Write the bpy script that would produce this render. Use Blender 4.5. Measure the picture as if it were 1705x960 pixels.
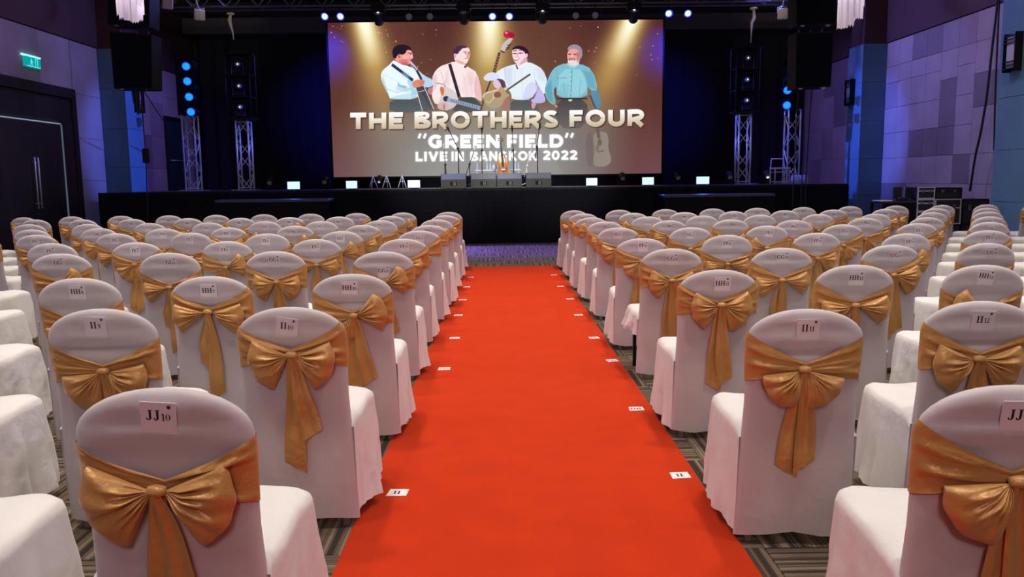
import bpy, math, random
import numpy as np
from math import pi, sin, cos, radians as R

# ---------------------------------------------------------------- camera, world, light
scene = bpy.context.scene
COL = scene.collection
for o in list(bpy.data.objects):
    bpy.data.objects.remove(o)
F_PX, PITCH, YAW, ROLL, EYE = 1365.87, 0.1316, 0.0123, -0.0122, 1.42
CX, CY = 852.5, 480.0


def _basis():
    f = np.array([sin(YAW) * cos(PITCH), cos(YAW) * cos(PITCH), -sin(PITCH)])
    rt = np.array([cos(YAW), -sin(YAW), 0.0])
    up = np.cross(rt, f)
    return cos(ROLL) * rt + sin(ROLL) * up, -sin(ROLL) * rt + cos(ROLL) * up, f


RT, UP, FW = _basis()
from mathutils import Matrix, Vector
cam_data = bpy.data.cameras.new('camera')
cam_data.sensor_width = 36.0
cam_data.lens = F_PX / 1705 * 36.0
cam_data.clip_start = 0.05
cam_data.clip_end = 200
cam = bpy.data.objects.new('camera', cam_data)
COL.objects.link(cam)
M4 = Matrix.Identity(4)
for i in range(3):
    M4[i][0], M4[i][1], M4[i][2] = RT[i], UP[i], -FW[i]
M4[2][3] = EYE
cam.matrix_world = M4
scene.camera = cam

scene.view_settings.view_transform = 'Standard'
scene.view_settings.look = 'None'
scene.view_settings.exposure = 0.0
scene.view_settings.gamma = 1.0
scene.view_settings.use_curve_mapping = False

world = bpy.data.worlds.new('world')
scene.world = world
world.use_nodes = True
bg = world.node_tree.nodes['Background']
bg.inputs['Color'].default_value = (0.10, 0.08, 0.16, 1)
bg.inputs['Strength'].default_value = 0.05


def area(name, loc, target, energy, color, size=0.5, spread=180):
    d = bpy.data.lights.new(name, 'AREA')
    d.shape = 'DISK'
    d.size = size
    d.energy = energy
    d.color = color
    d.spread = R(spread)
    o = bpy.data.objects.new(name, d)
    COL.objects.link(o)
    o.location = loc
    o.rotation_euler = (Vector(target) - Vector(loc)).to_track_quat('-Z', 'Y').to_euler()
    return o


def spot(name, loc, target, energy, color, angle=40, blend=0.6, radius=0.08):
    d = bpy.data.lights.new(name, 'SPOT')
    d.energy = energy
    d.color = color
    d.spot_size = R(angle)
    d.spot_blend = blend
    d.shadow_soft_size = radius
    o = bpy.data.objects.new(name, d)
    COL.objects.link(o)
    o.location = loc
    o.rotation_euler = (Vector(target) - Vector(loc)).to_track_quat('-Z', 'Y').to_euler()
    return o


WARM = (1.0, 0.90, 0.78)
BLUE = (0.03, 0.05, 1.0)
SIDEBLUE = (0.07, 0.13, 1.0)
VIOLET = (0.30, 0.24, 1.0)
CEIL = 7.0
# ceiling lamps of the hall: five rows of four, the rearmost row dimmed
for y, e in ((-2.2, 16), (1.2, 60), (4.6, 70), (8.0, 70), (11.6, 105)):
    for x in (-6.6, -2.2, 2.2, 6.6):
        area('house_light', (x, y, CEIL - 0.06), (x, y, 0), e * (1 if abs(x) < 3 else .75), WARM, 0.55, 112)
# lilac cove lamps along the side walls, then added fill lights
for x in (-8.9, 8.9):
    area('cove_light', (x, 3.0, 6.4), (x * -.2, 9.0, 0.5), 75, (0.60, 0.42, 1.0), 1.2, 160)
area('rear_fill_light', (0.0, -5.2, 5.6), (0, 5.0, 0.6), 108, (1.0, 0.66, 0.74), 2.0, 150)  # added pink fill from behind the camera
for x in (-5.6, 5.6):  # added violet fill for the side walls, placed to spare the pillar fronts
    area('wall_fill_light', (x * 1.12, 20.25 if x < 0 else 20.68, 6.5), (x * 1.72, 17.2, 2.2), 46 if x < 0 else 112, (0.24, 0.22, 1.0), 0.4, 130)
    area('wall_fill_light', (x * 1.10, 15.6, 6.7), (x * 1.72, 15.8, 2.0), 15 if x < 0 else 22, (0.55, 0.42, 1.0), 0.5, 105)
# white front light on the middle of the stage
for x in (-2.2, 2.2):
    spot('front_light', (x, 11.5, 6.7), (x * .5, 20.0, 1.5), 2600, (1.0, 0.98, 0.92), 26, 0.8)
spot('front_light', (-3.6, 13.0, 6.7), (-6.9, 21.3, 2.2), 240, (0.86, 0.82, 1.0), 15, 0.8)
spot('front_light', (-4.0, 13.5, 5.4), (-6.2, 19.3, 5.6), 260, (1.0, 0.86, 0.62), 16, 0.7)  # added warm spot that brightens the left cream spotlights
spot('front_light', (3.6, 13.0, 6.7), (6.9, 21.3, 2.2), 240, (0.86, 0.82, 1.0), 15, 0.8)
spot('front_light', (4.0, 13.5, 5.4), (6.3, 19.4, 5.6), 260, (1.0, 0.86, 0.62), 16, 0.7)  # added warm spot, right side, for the cream spotlight there
# blue stage wash: truss fixtures, added step and deck spots, then side washes
for x in (-5.1, -4.6):
    spot('blue_wash', (x, 20.6, 5.45), (x - 0.1, 25.9, 3.6), 480, BLUE, 44, 1.0)
for x in (4.3, 4.85):
    spot('blue_wash', (x, 20.6, 5.45), (x + 0.1, 25.9, 3.6), 460, BLUE, 44, 1.0)
for x in (-0.5, 0.05):
    spot('blue_wash', (x, 20.6, 5.45), (x * 3, 16.7, 0.0), 4200, (0.22, 0.15, 1.0), 30, 0.8)
for x in (-3.4, 3.6):
    spot('blue_wash', (x, 20.4, 5.5), (x * 1.5, 18.0, 1.1), 700, BLUE, 52, 0.9)  # added spots that bring out the blue step tops
for x in (-5.4, -1.8, 1.8, 5.4):
    spot('blue_wash', (x, 19.9, 5.4), (x, 19.0, 1.2), 520, BLUE, 64, 1.0)  # added spots over the deck edge, without a fixture
spot('blue_wash_side', (-3.2, 20.95, 5.2), (9.2, 21.1, 2.4), 7000, SIDEBLUE, 17, 0.7)
spot('blue_wash_side', (3.2, 20.55, 5.2), (-9.2, 20.85, 2.4), 5200, SIDEBLUE, 17, 0.7)
spot('blue_wash_side', (4.9, 21.8, 5.5), (9.6, 23.6, 2.6), 420, (0.24, 0.18, 1.0), 70, 0.9)
spot('blue_wash_side', (-4.9, 21.8, 5.5), (-9.6, 23.4, 2.6), 420, (0.24, 0.18, 1.0), 70, 0.9)

# ---------------------------------------------------------------- helpers
rng = random.Random(7)


def at(px, py, Y):
    """world point of a photograph pixel at the distance Y from the camera"""
    d = FW + RT * (px - CX) / F_PX - UP * (py - CY) / F_PX
    p = d * (Y / d[1])
    return Vector((p[0], p[1], p[2] + EYE))


def at_x(px, py, X):
    d = FW + RT * (px - CX) / F_PX - UP * (py - CY) / F_PX
    p = d * (X / d[0])
    return Vector((p[0], p[1], p[2] + EYE))


class MB:
    def __init__(s):
        s.v = []
        s.f = []
        s.m = []
        s.sm = []

    def add(s, vs, fs, mi=0, smooth=False):
        b = len(s.v)
        s.v += [tuple(v) for v in vs]
        for f in fs:
            s.f.append(tuple(i + b for i in f))
            s.m.append(mi)
            s.sm.append(smooth)

    def box(s, x0, x1, y0, y1, z0, z1, mi=0):
        v = [(x, y, z) for z in (z0, z1) for y in (y0, y1) for x in (x0, x1)]
        s.add(v, [(0, 2, 3, 1), (4, 5, 7, 6), (0, 1, 5, 4), (2, 6, 7, 3), (0, 4, 6, 2), (1, 3, 7, 5)], mi)

    def bbox(s, x0, x1, y0, y1, z0, z1, b=0.004, mi=0):
        """box with chamfered edges"""
        b = min(b, (x1 - x0) * .49, (y1 - y0) * .49, (z1 - z0) * .49)
        rings = []
        for (z, i) in ((z0, b), (z0 + b, 0), (z1 - b, 0), (z1, b)):
            X0, X1, Y0, Y1 = x0 + i, x1 - i, y0 + i, y1 - i
            c = b if i == 0 else b * .6
            rings.append([(X0 + c, Y0, z), (X1 - c, Y0, z), (X1, Y0 + c, z), (X1, Y1 - c, z), (X1 - c, Y1, z),
                          (X0 + c, Y1, z), (X0, Y1 - c, z), (X0, Y0 + c, z)])
        s.loft(rings, True, True, False, mi)

    def loft(s, rings, cap0=False, cap1=False, smooth=True, mi=0, close=True):
        n = len(rings[0])
        v = [p for r in rings for p in r]
        f = []
        for j in range(len(rings) - 1):
            for i in range(n if close else n - 1):
                a, b = j * n + i, j * n + (i + 1) % n
                f.append((a, b, b + n, a + n))
        if cap0:
            f.append(tuple(range(n))[::-1])
        if cap1:
            f.append(tuple(range((len(rings) - 1) * n, len(rings) * n)))
        s.add(v, f, mi, smooth)

    def grid(s, pts, mi=0, smooth=True):
        s.loft(pts, smooth=smooth, mi=mi, close=False)

    def tube(s, pts, r, n=8, mi=0, caps=True):
        pts = [Vector(p) for p in pts]
        rings = []
        rr = r if isinstance(r, (list, tuple)) else [r] * len(pts)
        prev = None
        for i, p in enumerate(pts):
            t = (pts[min(i + 1, len(pts) - 1)] - pts[max(i - 1, 0)]).normalized()
            if prev is None:
                a = Vector((0, 0, 1)) if abs(t.z) < .9 else Vector((1, 0, 0))
                u = t.cross(a).normalized()
            else:
                u = (prev - t * prev.dot(t)).normalized()
            prev = u
            w = t.cross(u)
            rings.append([p + (u * cos(2 * pi * k / n) + w * sin(2 * pi * k / n)) * rr[i] for k in range(n)])
        s.loft(rings, caps, caps, n > 5, mi)

    def lathe(s, prof, n=16, center=(0, 0, 0), axis='z', mi=0, caps=True):
        c = Vector(center)
        rings = []
        for (r, h) in prof:
            ring = []
            for k in range(n):
                a, b = r * cos(2 * pi * k / n), r * sin(2 * pi * k / n)
                ring.append(c + (Vector((a, b, h)) if axis == 'z' else Vector((a, h, b)) if axis == 'y' else Vector((h, a, b))))
            rings.append(ring)
        s.loft(rings, caps, caps, True, mi)

    def bar(s, a, b, w, d=None, mi=0):
        """square bar"""
        d = d or w
        a, b = Vector(a), Vector(b)
        t = (b - a).normalized()
        h = Vector((0, 0, 1)) if abs(t.z) < .9 else Vector((0, 1, 0))
        u = t.cross(h).normalized() * w / 2
        k = t.cross(u).normalized() * d / 2
        s.loft([[p + u + k, p - u + k, p - u - k, p + u - k] for p in (a, b)], True, True, False, mi)

    def prism(s, poly, y0, y1, mi=0):
        """polygon in x,z extruded along y"""
        n = len(poly)
        v = [(x, y0, z) for x, z in poly] + [(x, y1, z) for x, z in poly]
        f = [tuple(range(n)), tuple(range(2 * n - 1, n - 1, -1))]
        f += [((i + 1) % n, i, i + n, (i + 1) % n + n) for i in range(n)]
        s.add(v, f, mi)

    def mesh(s, name, mats):
        me = bpy.data.meshes.new(name)
        me.from_pydata(s.v, [], s.f)
        for m in (mats if isinstance(mats, (list, tuple)) else [mats]):
            me.materials.append(m)
        me.polygons.foreach_set('material_index', s.m)
        me.polygons.foreach_set('use_smooth', s.sm)
        me.update()
        return me

    def obj(s, name, mats, parent=None, loc=None):
        return link(name, s.mesh(name, mats), parent, loc)


def link(name, me, parent=None, loc=None, rot=None):
    o = bpy.data.objects.new(name, me)
    COL.objects.link(o)
    if parent:
        o.parent = parent
    if loc is not None:
        o.location = loc
    if rot is not None:
        o.rotation_euler = rot
    return o


def tag(o, label, cat, group=None, kind=None):
    o['label'] = label
    o['category'] = cat
    if group:
        o['group'] = group
    if kind:
        o['kind'] = kind
    return o


def thing(name, label, cat, loc=(0, 0, 0), rz=0.0, group=None):
    o = bpy.data.objects.new(name, None)
    o.empty_display_size = 0.1
    COL.objects.link(o)
    o.location = loc
    o.rotation_euler = (0, 0, rz)
    return tag(o, label, cat, group)


def struct(o):
    o['kind'] = 'structure'
    return o


def copy_tree(o, parent=None):
    c = o.copy()
    COL.objects.link(c)
    c.parent = parent
    for ch in KIDS(o):
        copy_tree(ch, c)
    return c


def KIDS(o):
    return [c for c in o.children]


# ---------------------------------------------------------------- materials
def mat(name, color, rough=0.6, metal=0.0, spec=0.5, bump=0.0, bscale=200.0, var=0.0, vscale=6.0, sheen=0.0,
        emit=None, estr=0.0, coat=0.0, stretch=None):
    m = bpy.data.materials.new(name)
    m.use_nodes = True
    nt = m.node_tree
    b = nt.nodes['Principled BSDF']
    b.inputs['Base Color'].default_value = (*color, 1)
    b.inputs['Roughness'].default_value = rough
    b.inputs['Metallic'].default_value = metal
    b.inputs['Specular IOR Level'].default_value = spec
    b.inputs['Sheen Weight'].default_value = sheen
    b.inputs['Coat Weight'].default_value = coat
    if emit:
        b.inputs['Emission Color'].default_value = (*emit, 1)
        b.inputs['Emission Strength'].default_value = estr
    tc = nt.nodes.new('ShaderNodeTexCoord')
    src = tc.outputs['Object']
    if stretch:
        mp = nt.nodes.new('ShaderNodeMapping')
        mp.inputs['Scale'].default_value = stretch
        nt.links.new(src, mp.inputs['Vector'])
        src = mp.outputs['Vector']
    if var:
        n = nt.nodes.new('ShaderNodeTexNoise')
        n.inputs['Scale'].default_value = vscale
        n.inputs['Detail'].default_value = 4
        nt.links.new(src, n.inputs['Vector'])
        r = nt.nodes.new('ShaderNodeValToRGB')
        r.color_ramp.elements[0].position = .3
        r.color_ramp.elements[1].position = .7
        r.color_ramp.elements[0].color = (*[max(0, c * (1 - var)) for c in color], 1)
        r.color_ramp.elements[1].color = (*[min(1, c * (1 + var)) for c in color], 1)
        nt.links.new(n.outputs['Fac'], r.inputs['Fac'])
        nt.links.new(r.outputs['Color'], b.inputs['Base Color'])
    if bump:
        n = nt.nodes.new('ShaderNodeTexNoise')
        n.inputs['Scale'].default_value = bscale
        n.inputs['Detail'].default_value = 3
        nt.links.new(src, n.inputs['Vector'])
        bp = nt.nodes.new('ShaderNodeBump')
        bp.inputs['Strength'].default_value = bump
        bp.inputs['Distance'].default_value = .01
        nt.links.new(n.outputs['Fac'], bp.inputs['Height'])
        nt.links.new(bp.outputs['Normal'], b.inputs['Normal'])
    return m


def translucent(m, amount, color):
    nt = m.node_tree
    b = nt.nodes['Principled BSDF']
    t = nt.nodes.new('ShaderNodeBsdfTranslucent')
    t.inputs['Color'].default_value = (*color, 1)
    mx = nt.nodes.new('ShaderNodeMixShader')
    mx.inputs['Fac'].default_value = amount
    nt.links.new(b.outputs[0], mx.inputs[1])
    nt.links.new(t.outputs[0], mx.inputs[2])
    nt.links.new(mx.outputs[0], nt.nodes['Material Output'].inputs['Surface'])


M_COVER = mat('white_spandex', (0.80, 0.76, 0.79), .8, spec=.25, bump=.5, bscale=12, sheen=.15)
translucent(M_COVER, .36, (0.8, 0.76, 0.76))
M_SEAT = mat('white_polyester', (0.82, 0.80, 0.79), .8, spec=.25, bump=.9, bscale=11, sheen=.15)
translucent(M_SEAT, .12, (0.8, 0.78, 0.76))
M_GOLD = mat('gold_satin', (0.54, 0.285, 0.082), .38, spec=.5, bump=.5, bscale=30, sheen=.2, metal=.15)
M_PAD = mat('maroon_pad', (0.10, 0.045, 0.05), .8)
M_STEEL = mat('grey_steel', (0.34, 0.34, 0.36), .35, metal=.9)
M_DARKLEG = mat('black_steel', (0.02, 0.02, 0.022), .4, metal=.6)
M_PAPER = mat('white_card', (0.80, 0.76, 0.82), .6, var=.03, vscale=20)
M_INK = mat('black_ink', (0.012, 0.01, 0.012), .6)
M_RED = mat('red_carpet', (0.57, 0.036, 0.003), .95, spec=.03, bump=.6, bscale=420, var=.05, vscale=5.0, sheen=.05)
M_BLACK = mat('black_paint', (0.006, 0.006, 0.008), .6, spec=.25)
M_BLACKCLOTH = mat('black_velvet', (0.007, 0.007, 0.011), .95, spec=.15, bump=.3, bscale=40)
M_DRAPE = mat('stage_black_drape', (0.028, 0.028, 0.040), .95, spec=.1, bump=.3, bscale=20)
M_GRILLE = mat('speaker_grille', (0.004, 0.004, 0.005), .9, spec=.1, bump=.5, bscale=300)
M_SLOPE = mat('wedge_slope', (0.15, 0.17, 0.14), .7, bump=.3, bscale=200)
M_WEDGE = mat('grey_black_wedge', (0.055, 0.062, 0.052), .6, bump=.2, bscale=120)
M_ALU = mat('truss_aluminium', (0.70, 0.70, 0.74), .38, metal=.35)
M_ROOFALU = mat('dim_truss_aluminium', (0.24, 0.24, 0.27), .45, metal=.5)  # darker copy of the truss aluminium, dimness put into its colour
M_DECK = mat('black_deck', (0.06, 0.06, 0.07), .4, spec=.5, bump=.05, bscale=60)
M_PANEL = mat('beige_fabric_panel', (0.46, 0.39, 0.37), .9, spec=.15, bump=.3, bscale=120, var=.10, vscale=1.6)
M_PANEL_D = mat('taupe_fabric_panel', (0.26, 0.215, 0.215), .9, spec=.15, bump=.3, bscale=120, var=.10, vscale=1.6)
M_PANEL_M = mat('mauve_fabric_panel', (0.37, 0.31, 0.31), .9, spec=.15, bump=.3, bscale=120, var=.10, vscale=1.6)
M_TEAL = mat('teal_fabric_panel', (0.14, 0.28, 0.35), .9, spec=.15, bump=.3, bscale=120, var=.10, vscale=1.6)
M_BROWN = mat('brown_upper_wall', (0.10, 0.058, 0.052), .85, spec=.2, var=.12, vscale=1.2)
M_WALL = mat('dark_wall_backing', (0.05, 0.045, 0.05), .9)
M_DARKWOOD = mat('dark_brown_wood', (0.022, 0.014, 0.013), .5, bump=.1, bscale=30, var=.3, vscale=4, stretch=(1, 1, .12))
M_FRAMEWOOD = mat('dark_door_frame', (0.018, 0.011, 0.011), .5)
M_CEIL = mat('black_ceiling', (0.012, 0.012, 0.014), .9)
M_WHITE = mat('white_plastic', (0.8, 0.8, 0.82), .4)
M_CREAM = mat('cream_filter', (0.75, 0.70, 0.58), .5)
M_FABSTRIP = mat('white_organza', (0.86, 0.82, 0.88), .7)
translucent(M_FABSTRIP, .35, (.8, .76, .8))
M_GLASS = mat('frosted_glass', (0.55, 0.55, 0.62), .3, spec=.6)
M_BLUELENS = mat('blue_lens', (0.02, 0.05, 0.2), .3, emit=(0.55, 0.65, 1.0), estr=2.2)
M_BLUEHALO = mat('blue_lens_halo', (0.02, 0.03, 0.2), .3, emit=(0.02, 0.06, 1.0), estr=2.5)  # glowing ring that imitates the blue halo round a lit lens
M_CYANLENS = mat('cyan_lens', (0.02, 0.05, 0.2), .3, emit=(0.0, 0.26, 1.0), estr=1.8)
M_DIMLENS = mat('grey_lens', (0.20, 0.20, 0.23), .25, spec=.7, emit=(.3, .3, .4), estr=.05)
M_FLOOD = mat('flood_panel', (0.5, 0.6, 0.9), .3, emit=(0.55, 0.82, 1.0), estr=1.25)
M_EXIT = mat('exit_green', (0.0, 0.2, 0.16), .4, emit=(0.0, 0.42, 0.40), estr=.75)
M_EXITMARK = mat('exit_mark', (0.3, 0.6, 0.6), .4, emit=(0.12, 0.8, 0.85), estr=1.0)
M_EXITBAR = mat('exit_tube', (0.4, 0.8, 0.8), .4, emit=(0.3, 0.85, 0.9), estr=1.4)
M_GAP = mat('door_gap_glow', (0.4, 0.5, 0.55), .4, emit=(0.45, 0.62, 0.75), estr=.40)  # glowing strip standing in for corridor light through the door gap
M_GAPDIM = mat('door_gap_dim', (0.3, 0.4, 0.42), .4, emit=(0.40, 0.62, 0.70), estr=.13)
M_LAMP = mat('house_lamp', (0.9, 0.85, 0.75), .4, emit=(1, .84, .66), estr=6)
M_BASSWOOD = mat('orange_varnish', (0.62, 0.22, 0.04), .3, spec=.6, coat=.4, var=.2, vscale=8, stretch=(1, 1, .2))
M_BASSDARK = mat('ebony', (0.03, 0.02, 0.02), .4)
M_CLEAR = mat('water_bottle', (0.55, 0.65, 0.9), .1, spec=.7)
M_GREENDOOR = mat('dark_green_door', (0.02, 0.05, 0.05), .5)
M_CABLE = mat('black_cable', (0.01, 0.01, 0.012), .5)
M_CASE = mat('black_case', (0.02, 0.02, 0.024), .55, bump=.1, bscale=80)
M_GREYBEAM = mat('grey_beam', (0.12, 0.12, 0.13), .9)


def tile_material():
    m = bpy.data.materials.new('striped_carpet_tile')
    m.use_nodes = True
    nt = m.node_tree
    b = nt.nodes['Principled BSDF']
    b.inputs['Roughness'].default_value = .95
    b.inputs['Specular IOR Level'].default_value = .1
    b.inputs['Sheen Weight'].default_value = .08
    uv = nt.nodes.new('ShaderNodeUVMap')
    sp = nt.nodes.new('ShaderNodeSeparateXYZ')
    nt.links.new(uv.outputs['UV'], sp.inputs['Vector'])
    mu = nt.nodes.new('ShaderNodeMath')
    mu.operation = 'MULTIPLY'
    mu.inputs[1].default_value = 26
    nt.links.new(sp.outputs['X'], mu.inputs[0])
    n = nt.nodes.new('ShaderNodeTexNoise')
    n.noise_dimensions = '1D'
    n.inputs['Scale'].default_value = 1.0
    n.inputs['Detail'].default_value = 1.0
    nt.links.new(mu.outputs[0], n.inputs['W'])
    r = nt.nodes.new('ShaderNodeValToRGB')
    r.color_ramp.interpolation = 'CONSTANT'
    es = r.color_ramp.elements
    es[0].position = 0
    es[0].color = (0.036, 0.024, 0.016, 1)
    es[1].position = .40
    es[1].color = (0.095, 0.066, 0.040, 1)
    for p, c in ((.48, (0.17, 0.125, 0.082, 1)), (.55, (0.06, 0.042, 0.027, 1)), (.62, (0.24, 0.185, 0.130, 1))):
        e = es.new(p)
        e.color = c
    nt.links.new(n.outputs['Fac'], r.inputs['Fac'])
    nt.links.new(r.outputs['Color'], b.inputs['Base Color'])
    n2 = nt.nodes.new('ShaderNodeTexNoise')
    n2.inputs['Scale'].default_value = 300
    nt.links.new(uv.outputs['UV'], n2.inputs['Vector'])
    bp = nt.nodes.new('ShaderNodeBump')
    bp.inputs['Strength'].default_value = .5
    bp.inputs['Distance'].default_value = .01
    nt.links.new(n2.outputs['Fac'], bp.inputs['Height'])
    nt.links.new(bp.outputs['Normal'], b.inputs['Normal'])
    return m


M_TILE = tile_material()

# ---------------------------------------------------------------- the room
WX = 9.6          # wall faces
YN, YF = -6.0, 26.6
ZC = 4.64         # top of the panelled part of the walls


def shell():
    b = MB(); b.box(-WX - .3, WX + .3, YN - .3, YF + .3, -.2, -.007)
    fl = struct(b.obj('floor', mat('floor_screed', (0.03, 0.025, 0.02), .9)))
    b = MB(); b.box(-WX - .3, WX + .3, YN - .3, YF + .3, CEIL, CEIL + .2)
    struct(b.obj('ceiling', M_CEIL))
    b = MB(); b.box(-WX - .3, -WX - .03, YN, YF, -.007, CEIL)
    wl = struct(b.obj('wall_left', M_WALL))
    b = MB(); b.box(WX + .03, WX + .3, YN, YF, -.007, CEIL)
    wr = struct(b.obj('wall_right', M_WALL))
    b = MB(); b.box(-WX - .3, WX + .3, YF, YF + .3, -.007, CEIL)
    struct(b.obj('wall_back', M_WALL))
    b = MB(); b.box(-WX - .3, WX + .3, YN - .3, YN, -.007, CEIL)
    struct(b.obj('wall_front', M_BROWN))
    return fl, wl, wr


FLOOR, WALL_L, WALL_R = shell()


# carpet tiles: the nearest 300 one by one, the rest joined
def tile_uv(me, uvs):
    lay = me.uv_layers.new(name='UVMap')
    lay.data.foreach_set('uv', [c for uv in uvs for c in uv])


def tile_mesh(cells, name):
    b = MB()
    uvs = []
    for (x, y, flip, off) in cells:
        n0 = len(b.f)
        b.bbox(x - .2485, x + .2485, y - .2485, y + .2485, -.0065, 0.0, .002)
        for f in b.f[n0:]:
            for i in f:
                vx, vy = b.v[i][0] - x, b.v[i][1] - y
                uvs.append((vy + off, vx) if flip else (vx + off, vy))
    me = b.mesh(name, M_TILE)
    tile_uv(me, uvs)
    return me


def floor_tiles():
    cells = []
    ny = 0
    for j in range(-3, 38):
        y = .25 + .5 * j
        for i in range(-19, 19):
            x = .25 + .5 * i
            if x > -.63 + .25 and x < .92 - .25 and y < 13.3:
                continue
            if abs(x) > .72 * max(y, .5) + 3.6:
                continue
            cells.append((x, y, (i + j) % 2))
    cells.sort(key=lambda c: math.hypot(c[0], c[1] - 1.2))
    near = [c for c in cells if c[1] > 1.6 and abs(c[0]) < .72 * c[1] + 1.0][:290]
    ns = set(near)
    far = [c for c in cells if c not in ns]
    ms = [tile_mesh([(0, 0, k % 2, k * 3.17)], 'carpet_tile') for k in range(8)]
    for (x, y, fl) in near:
        k = rng.randrange(4) * 2 + fl
        o = link('carpet_tile', ms[k], FLOOR, (x, y, 0))
    me = tile_mesh([(x, y, fl, rng.randrange(20) * 2.31) for x, y, fl in far], 'carpet_tile_field')
    o = link('carpet_tile_field', me, FLOOR)
    o['kind'] = 'stuff'


floor_tiles()

# red carpet
b = MB()
rc = []
nseg = 60
for k in range(nseg + 1):
    y = -2.0 + (13.5 + 2.0) * k / nseg
    w = .004 * sin(y * 1.7)
    x0, x1 = -.63 + w, .92 + w * .6
    rc.append([(x0, y, 0.0), (x0 + .002, y, .0065), (x0 + .4, y, .0072), (x1 - .4, y, .0072), (x1 - .002, y, .0065), (x1, y, 0.0)])
b.loft(rc, True, True, False)
tag(b.obj('red_carpet', M_RED), 'long plain red carpet runner down the middle aisle', 'carpet')


def panel(x0, x1, y0, y1, z0, z1, m, parent, name='wall_panel'):
    b = MB()
    b.bbox(x0, x1, y0, y1, z0, z1, .004)
    return b.obj(name, m, parent)


G = .003


def wall_grid(side, parent, ycols, zsplit, special=None, mats=None):
    """fabric panels on a side wall; special: {col index: z splits}, mats: {(col,row): material}"""
    x0, x1 = (-WX - .03, -WX) if side < 0 else (WX, WX + .03)
    for i in range(len(ycols) - 1):
        zs = (special or {}).get(i, zsplit)
        for j in range(len(zs) - 1):
            m = (mats or {}).get((i, j), M_PANEL)
            panel(x0, x1, ycols[i] + G, ycols[i + 1] - G, zs[j] + G, zs[j + 1] - G, m, parent)


# right wall between the two pillars
zs0 = [0, .61, 1.22, 1.83, 2.44, 3.05, 3.66, 4.05, ZC]
zA = [0, .61, 1.22, 1.83, 2.76, 3.42, 4.05, ZC]
zB = [0, .61, 1.22, 1.83, 2.44, 3.44, 4.05, ZC]
yc = [15.03, 15.6, 16.2, 16.85, 17.5, 18.15, 18.8, 19.45, 20.1, 20.73]
D, Mm = M_PANEL_D, M_PANEL_M
wall_grid(1, WALL_R, yc, zs0,
          special={1: zA, 2: zA, 0: zA, 4: zB},
          mats={(0, 4): D, (1, 4): D, (2, 4): D, (3, 2): D, (4, 3): D, (5, 3): D, (6, 3): D, (4, 4): D,
                (5, 7): D, (6, 7): D, (3, 7): Mm, (4, 6): Mm, (8, 1): D, (7, 1): D, (5, 0): Mm, (8, 5): Mm})
# right wall behind the far pillar, beside the stage
yc2 = [21.55, 22.3, 23.1, 23.9, 24.7, 25.5, 26.2]
wall_grid(1, WALL_R, yc2, [0, .92, 1.9, 2.8, 3.7, ZC], mats={(2, 3): D, (1, 3): D, (3, 2): Mm, (0, 1): Mm, (2, 4): D, (3, 4): D, (1, 4): Mm, (4, 1): Mm})
# left wall beyond the far pillar
wall_grid(-1, WALL_L, [21.25, 22.2, 23.1, 24.0, 25.4, 26.2], [0, .92, 1.85, 2.75, 3.66, ZC],
          special={3: [3.36, 3.9, ZC]}, mats={(1, 2): D, (0, 2): Mm, (2, 3): Mm, (1, 1): Mm, (2, 2): Mm})
# left wall above and beside the door
wall_grid(-1, WALL_L, [12.4, 13.6, 15.0, 16.35, 17.75, 19.02], [3.55, ZC], mats={(1, 0): Mm, (3, 0): Mm})
wall_grid(-1, WALL_L, [19.04, 20.3], [0, .55, 1.52, 2.49, 3.48, ZC])
wall_grid(-1, WALL_L, [12.4, 13.6, 15.0, 15.18], [0, .55, 1.52, 2.49, 3.55])

# upper walls above the panels
b = MB(); b.box(-WX - .03, -WX + .02, YN, YF, ZC + .02, CEIL)
struct(b.obj('trim_1', M_BROWN))
b = MB(); b.box(WX - .02, WX + .03, YN, YF, ZC + .02, CEIL)
struct(b.obj('trim_2', M_BROWN))
# nearer wall parts that lie outside the picture keep the room closed
b = MB(); b.box(-WX - .03, -WX, YN, 12.4, 0, ZC)
struct(b.obj('trim_3', M_PANEL))
b = MB(); b.box(WX, WX + .03, YN, 14.05, 0, ZC)
struct(b.obj('trim_4', M_PANEL))


def pillar(n, xa, xb, ya, yb, inner):
    """clad pillar: core and fabric panels on its front and inner faces"""
    b = MB()
    b.box(min(xa, xb) + .03, max(xa, xb) - .0, ya + .03, yb - .03, 0, CEIL) if inner < 0 else \
        b.box(min(xa, xb), max(xa, xb) - .03, ya + .03, yb - .03, 0, CEIL)
    # inner: direction the inner face looks along x
    p = struct(b.obj('trim_%d' % n, M_BROWN))
    zs = [0, .92, 1.84, 2.76, 3.72, ZC]
    for j in range(5):
        z0, z1 = zs[j] + G, zs[j + 1] - G
        panel(min(xa, xb) + (.03 if inner < 0 else 0), max(xa, xb) - (.03 if inner > 0 else 0), ya, ya + .03, z0, z1, M_TEAL, p)
        if inner > 0:
            panel(max(xa, xb) - .03, max(xa, xb), ya, yb, z0, z1, M_TEAL, p)
        else:
            panel(min(xa, xb), min(xa, xb) + .03, ya, yb, z0, z1, M_TEAL, p)
    return p


PIL_L = pillar(5, -9.6, -9.0, 20.30, 21.25, 1)
PIL_R = pillar(6, 9.0, 9.6, 20.73, 21.55, -1)
PIL_N = pillar(7, 9.0, 9.6, 14.05, 15.03, -1)


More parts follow.
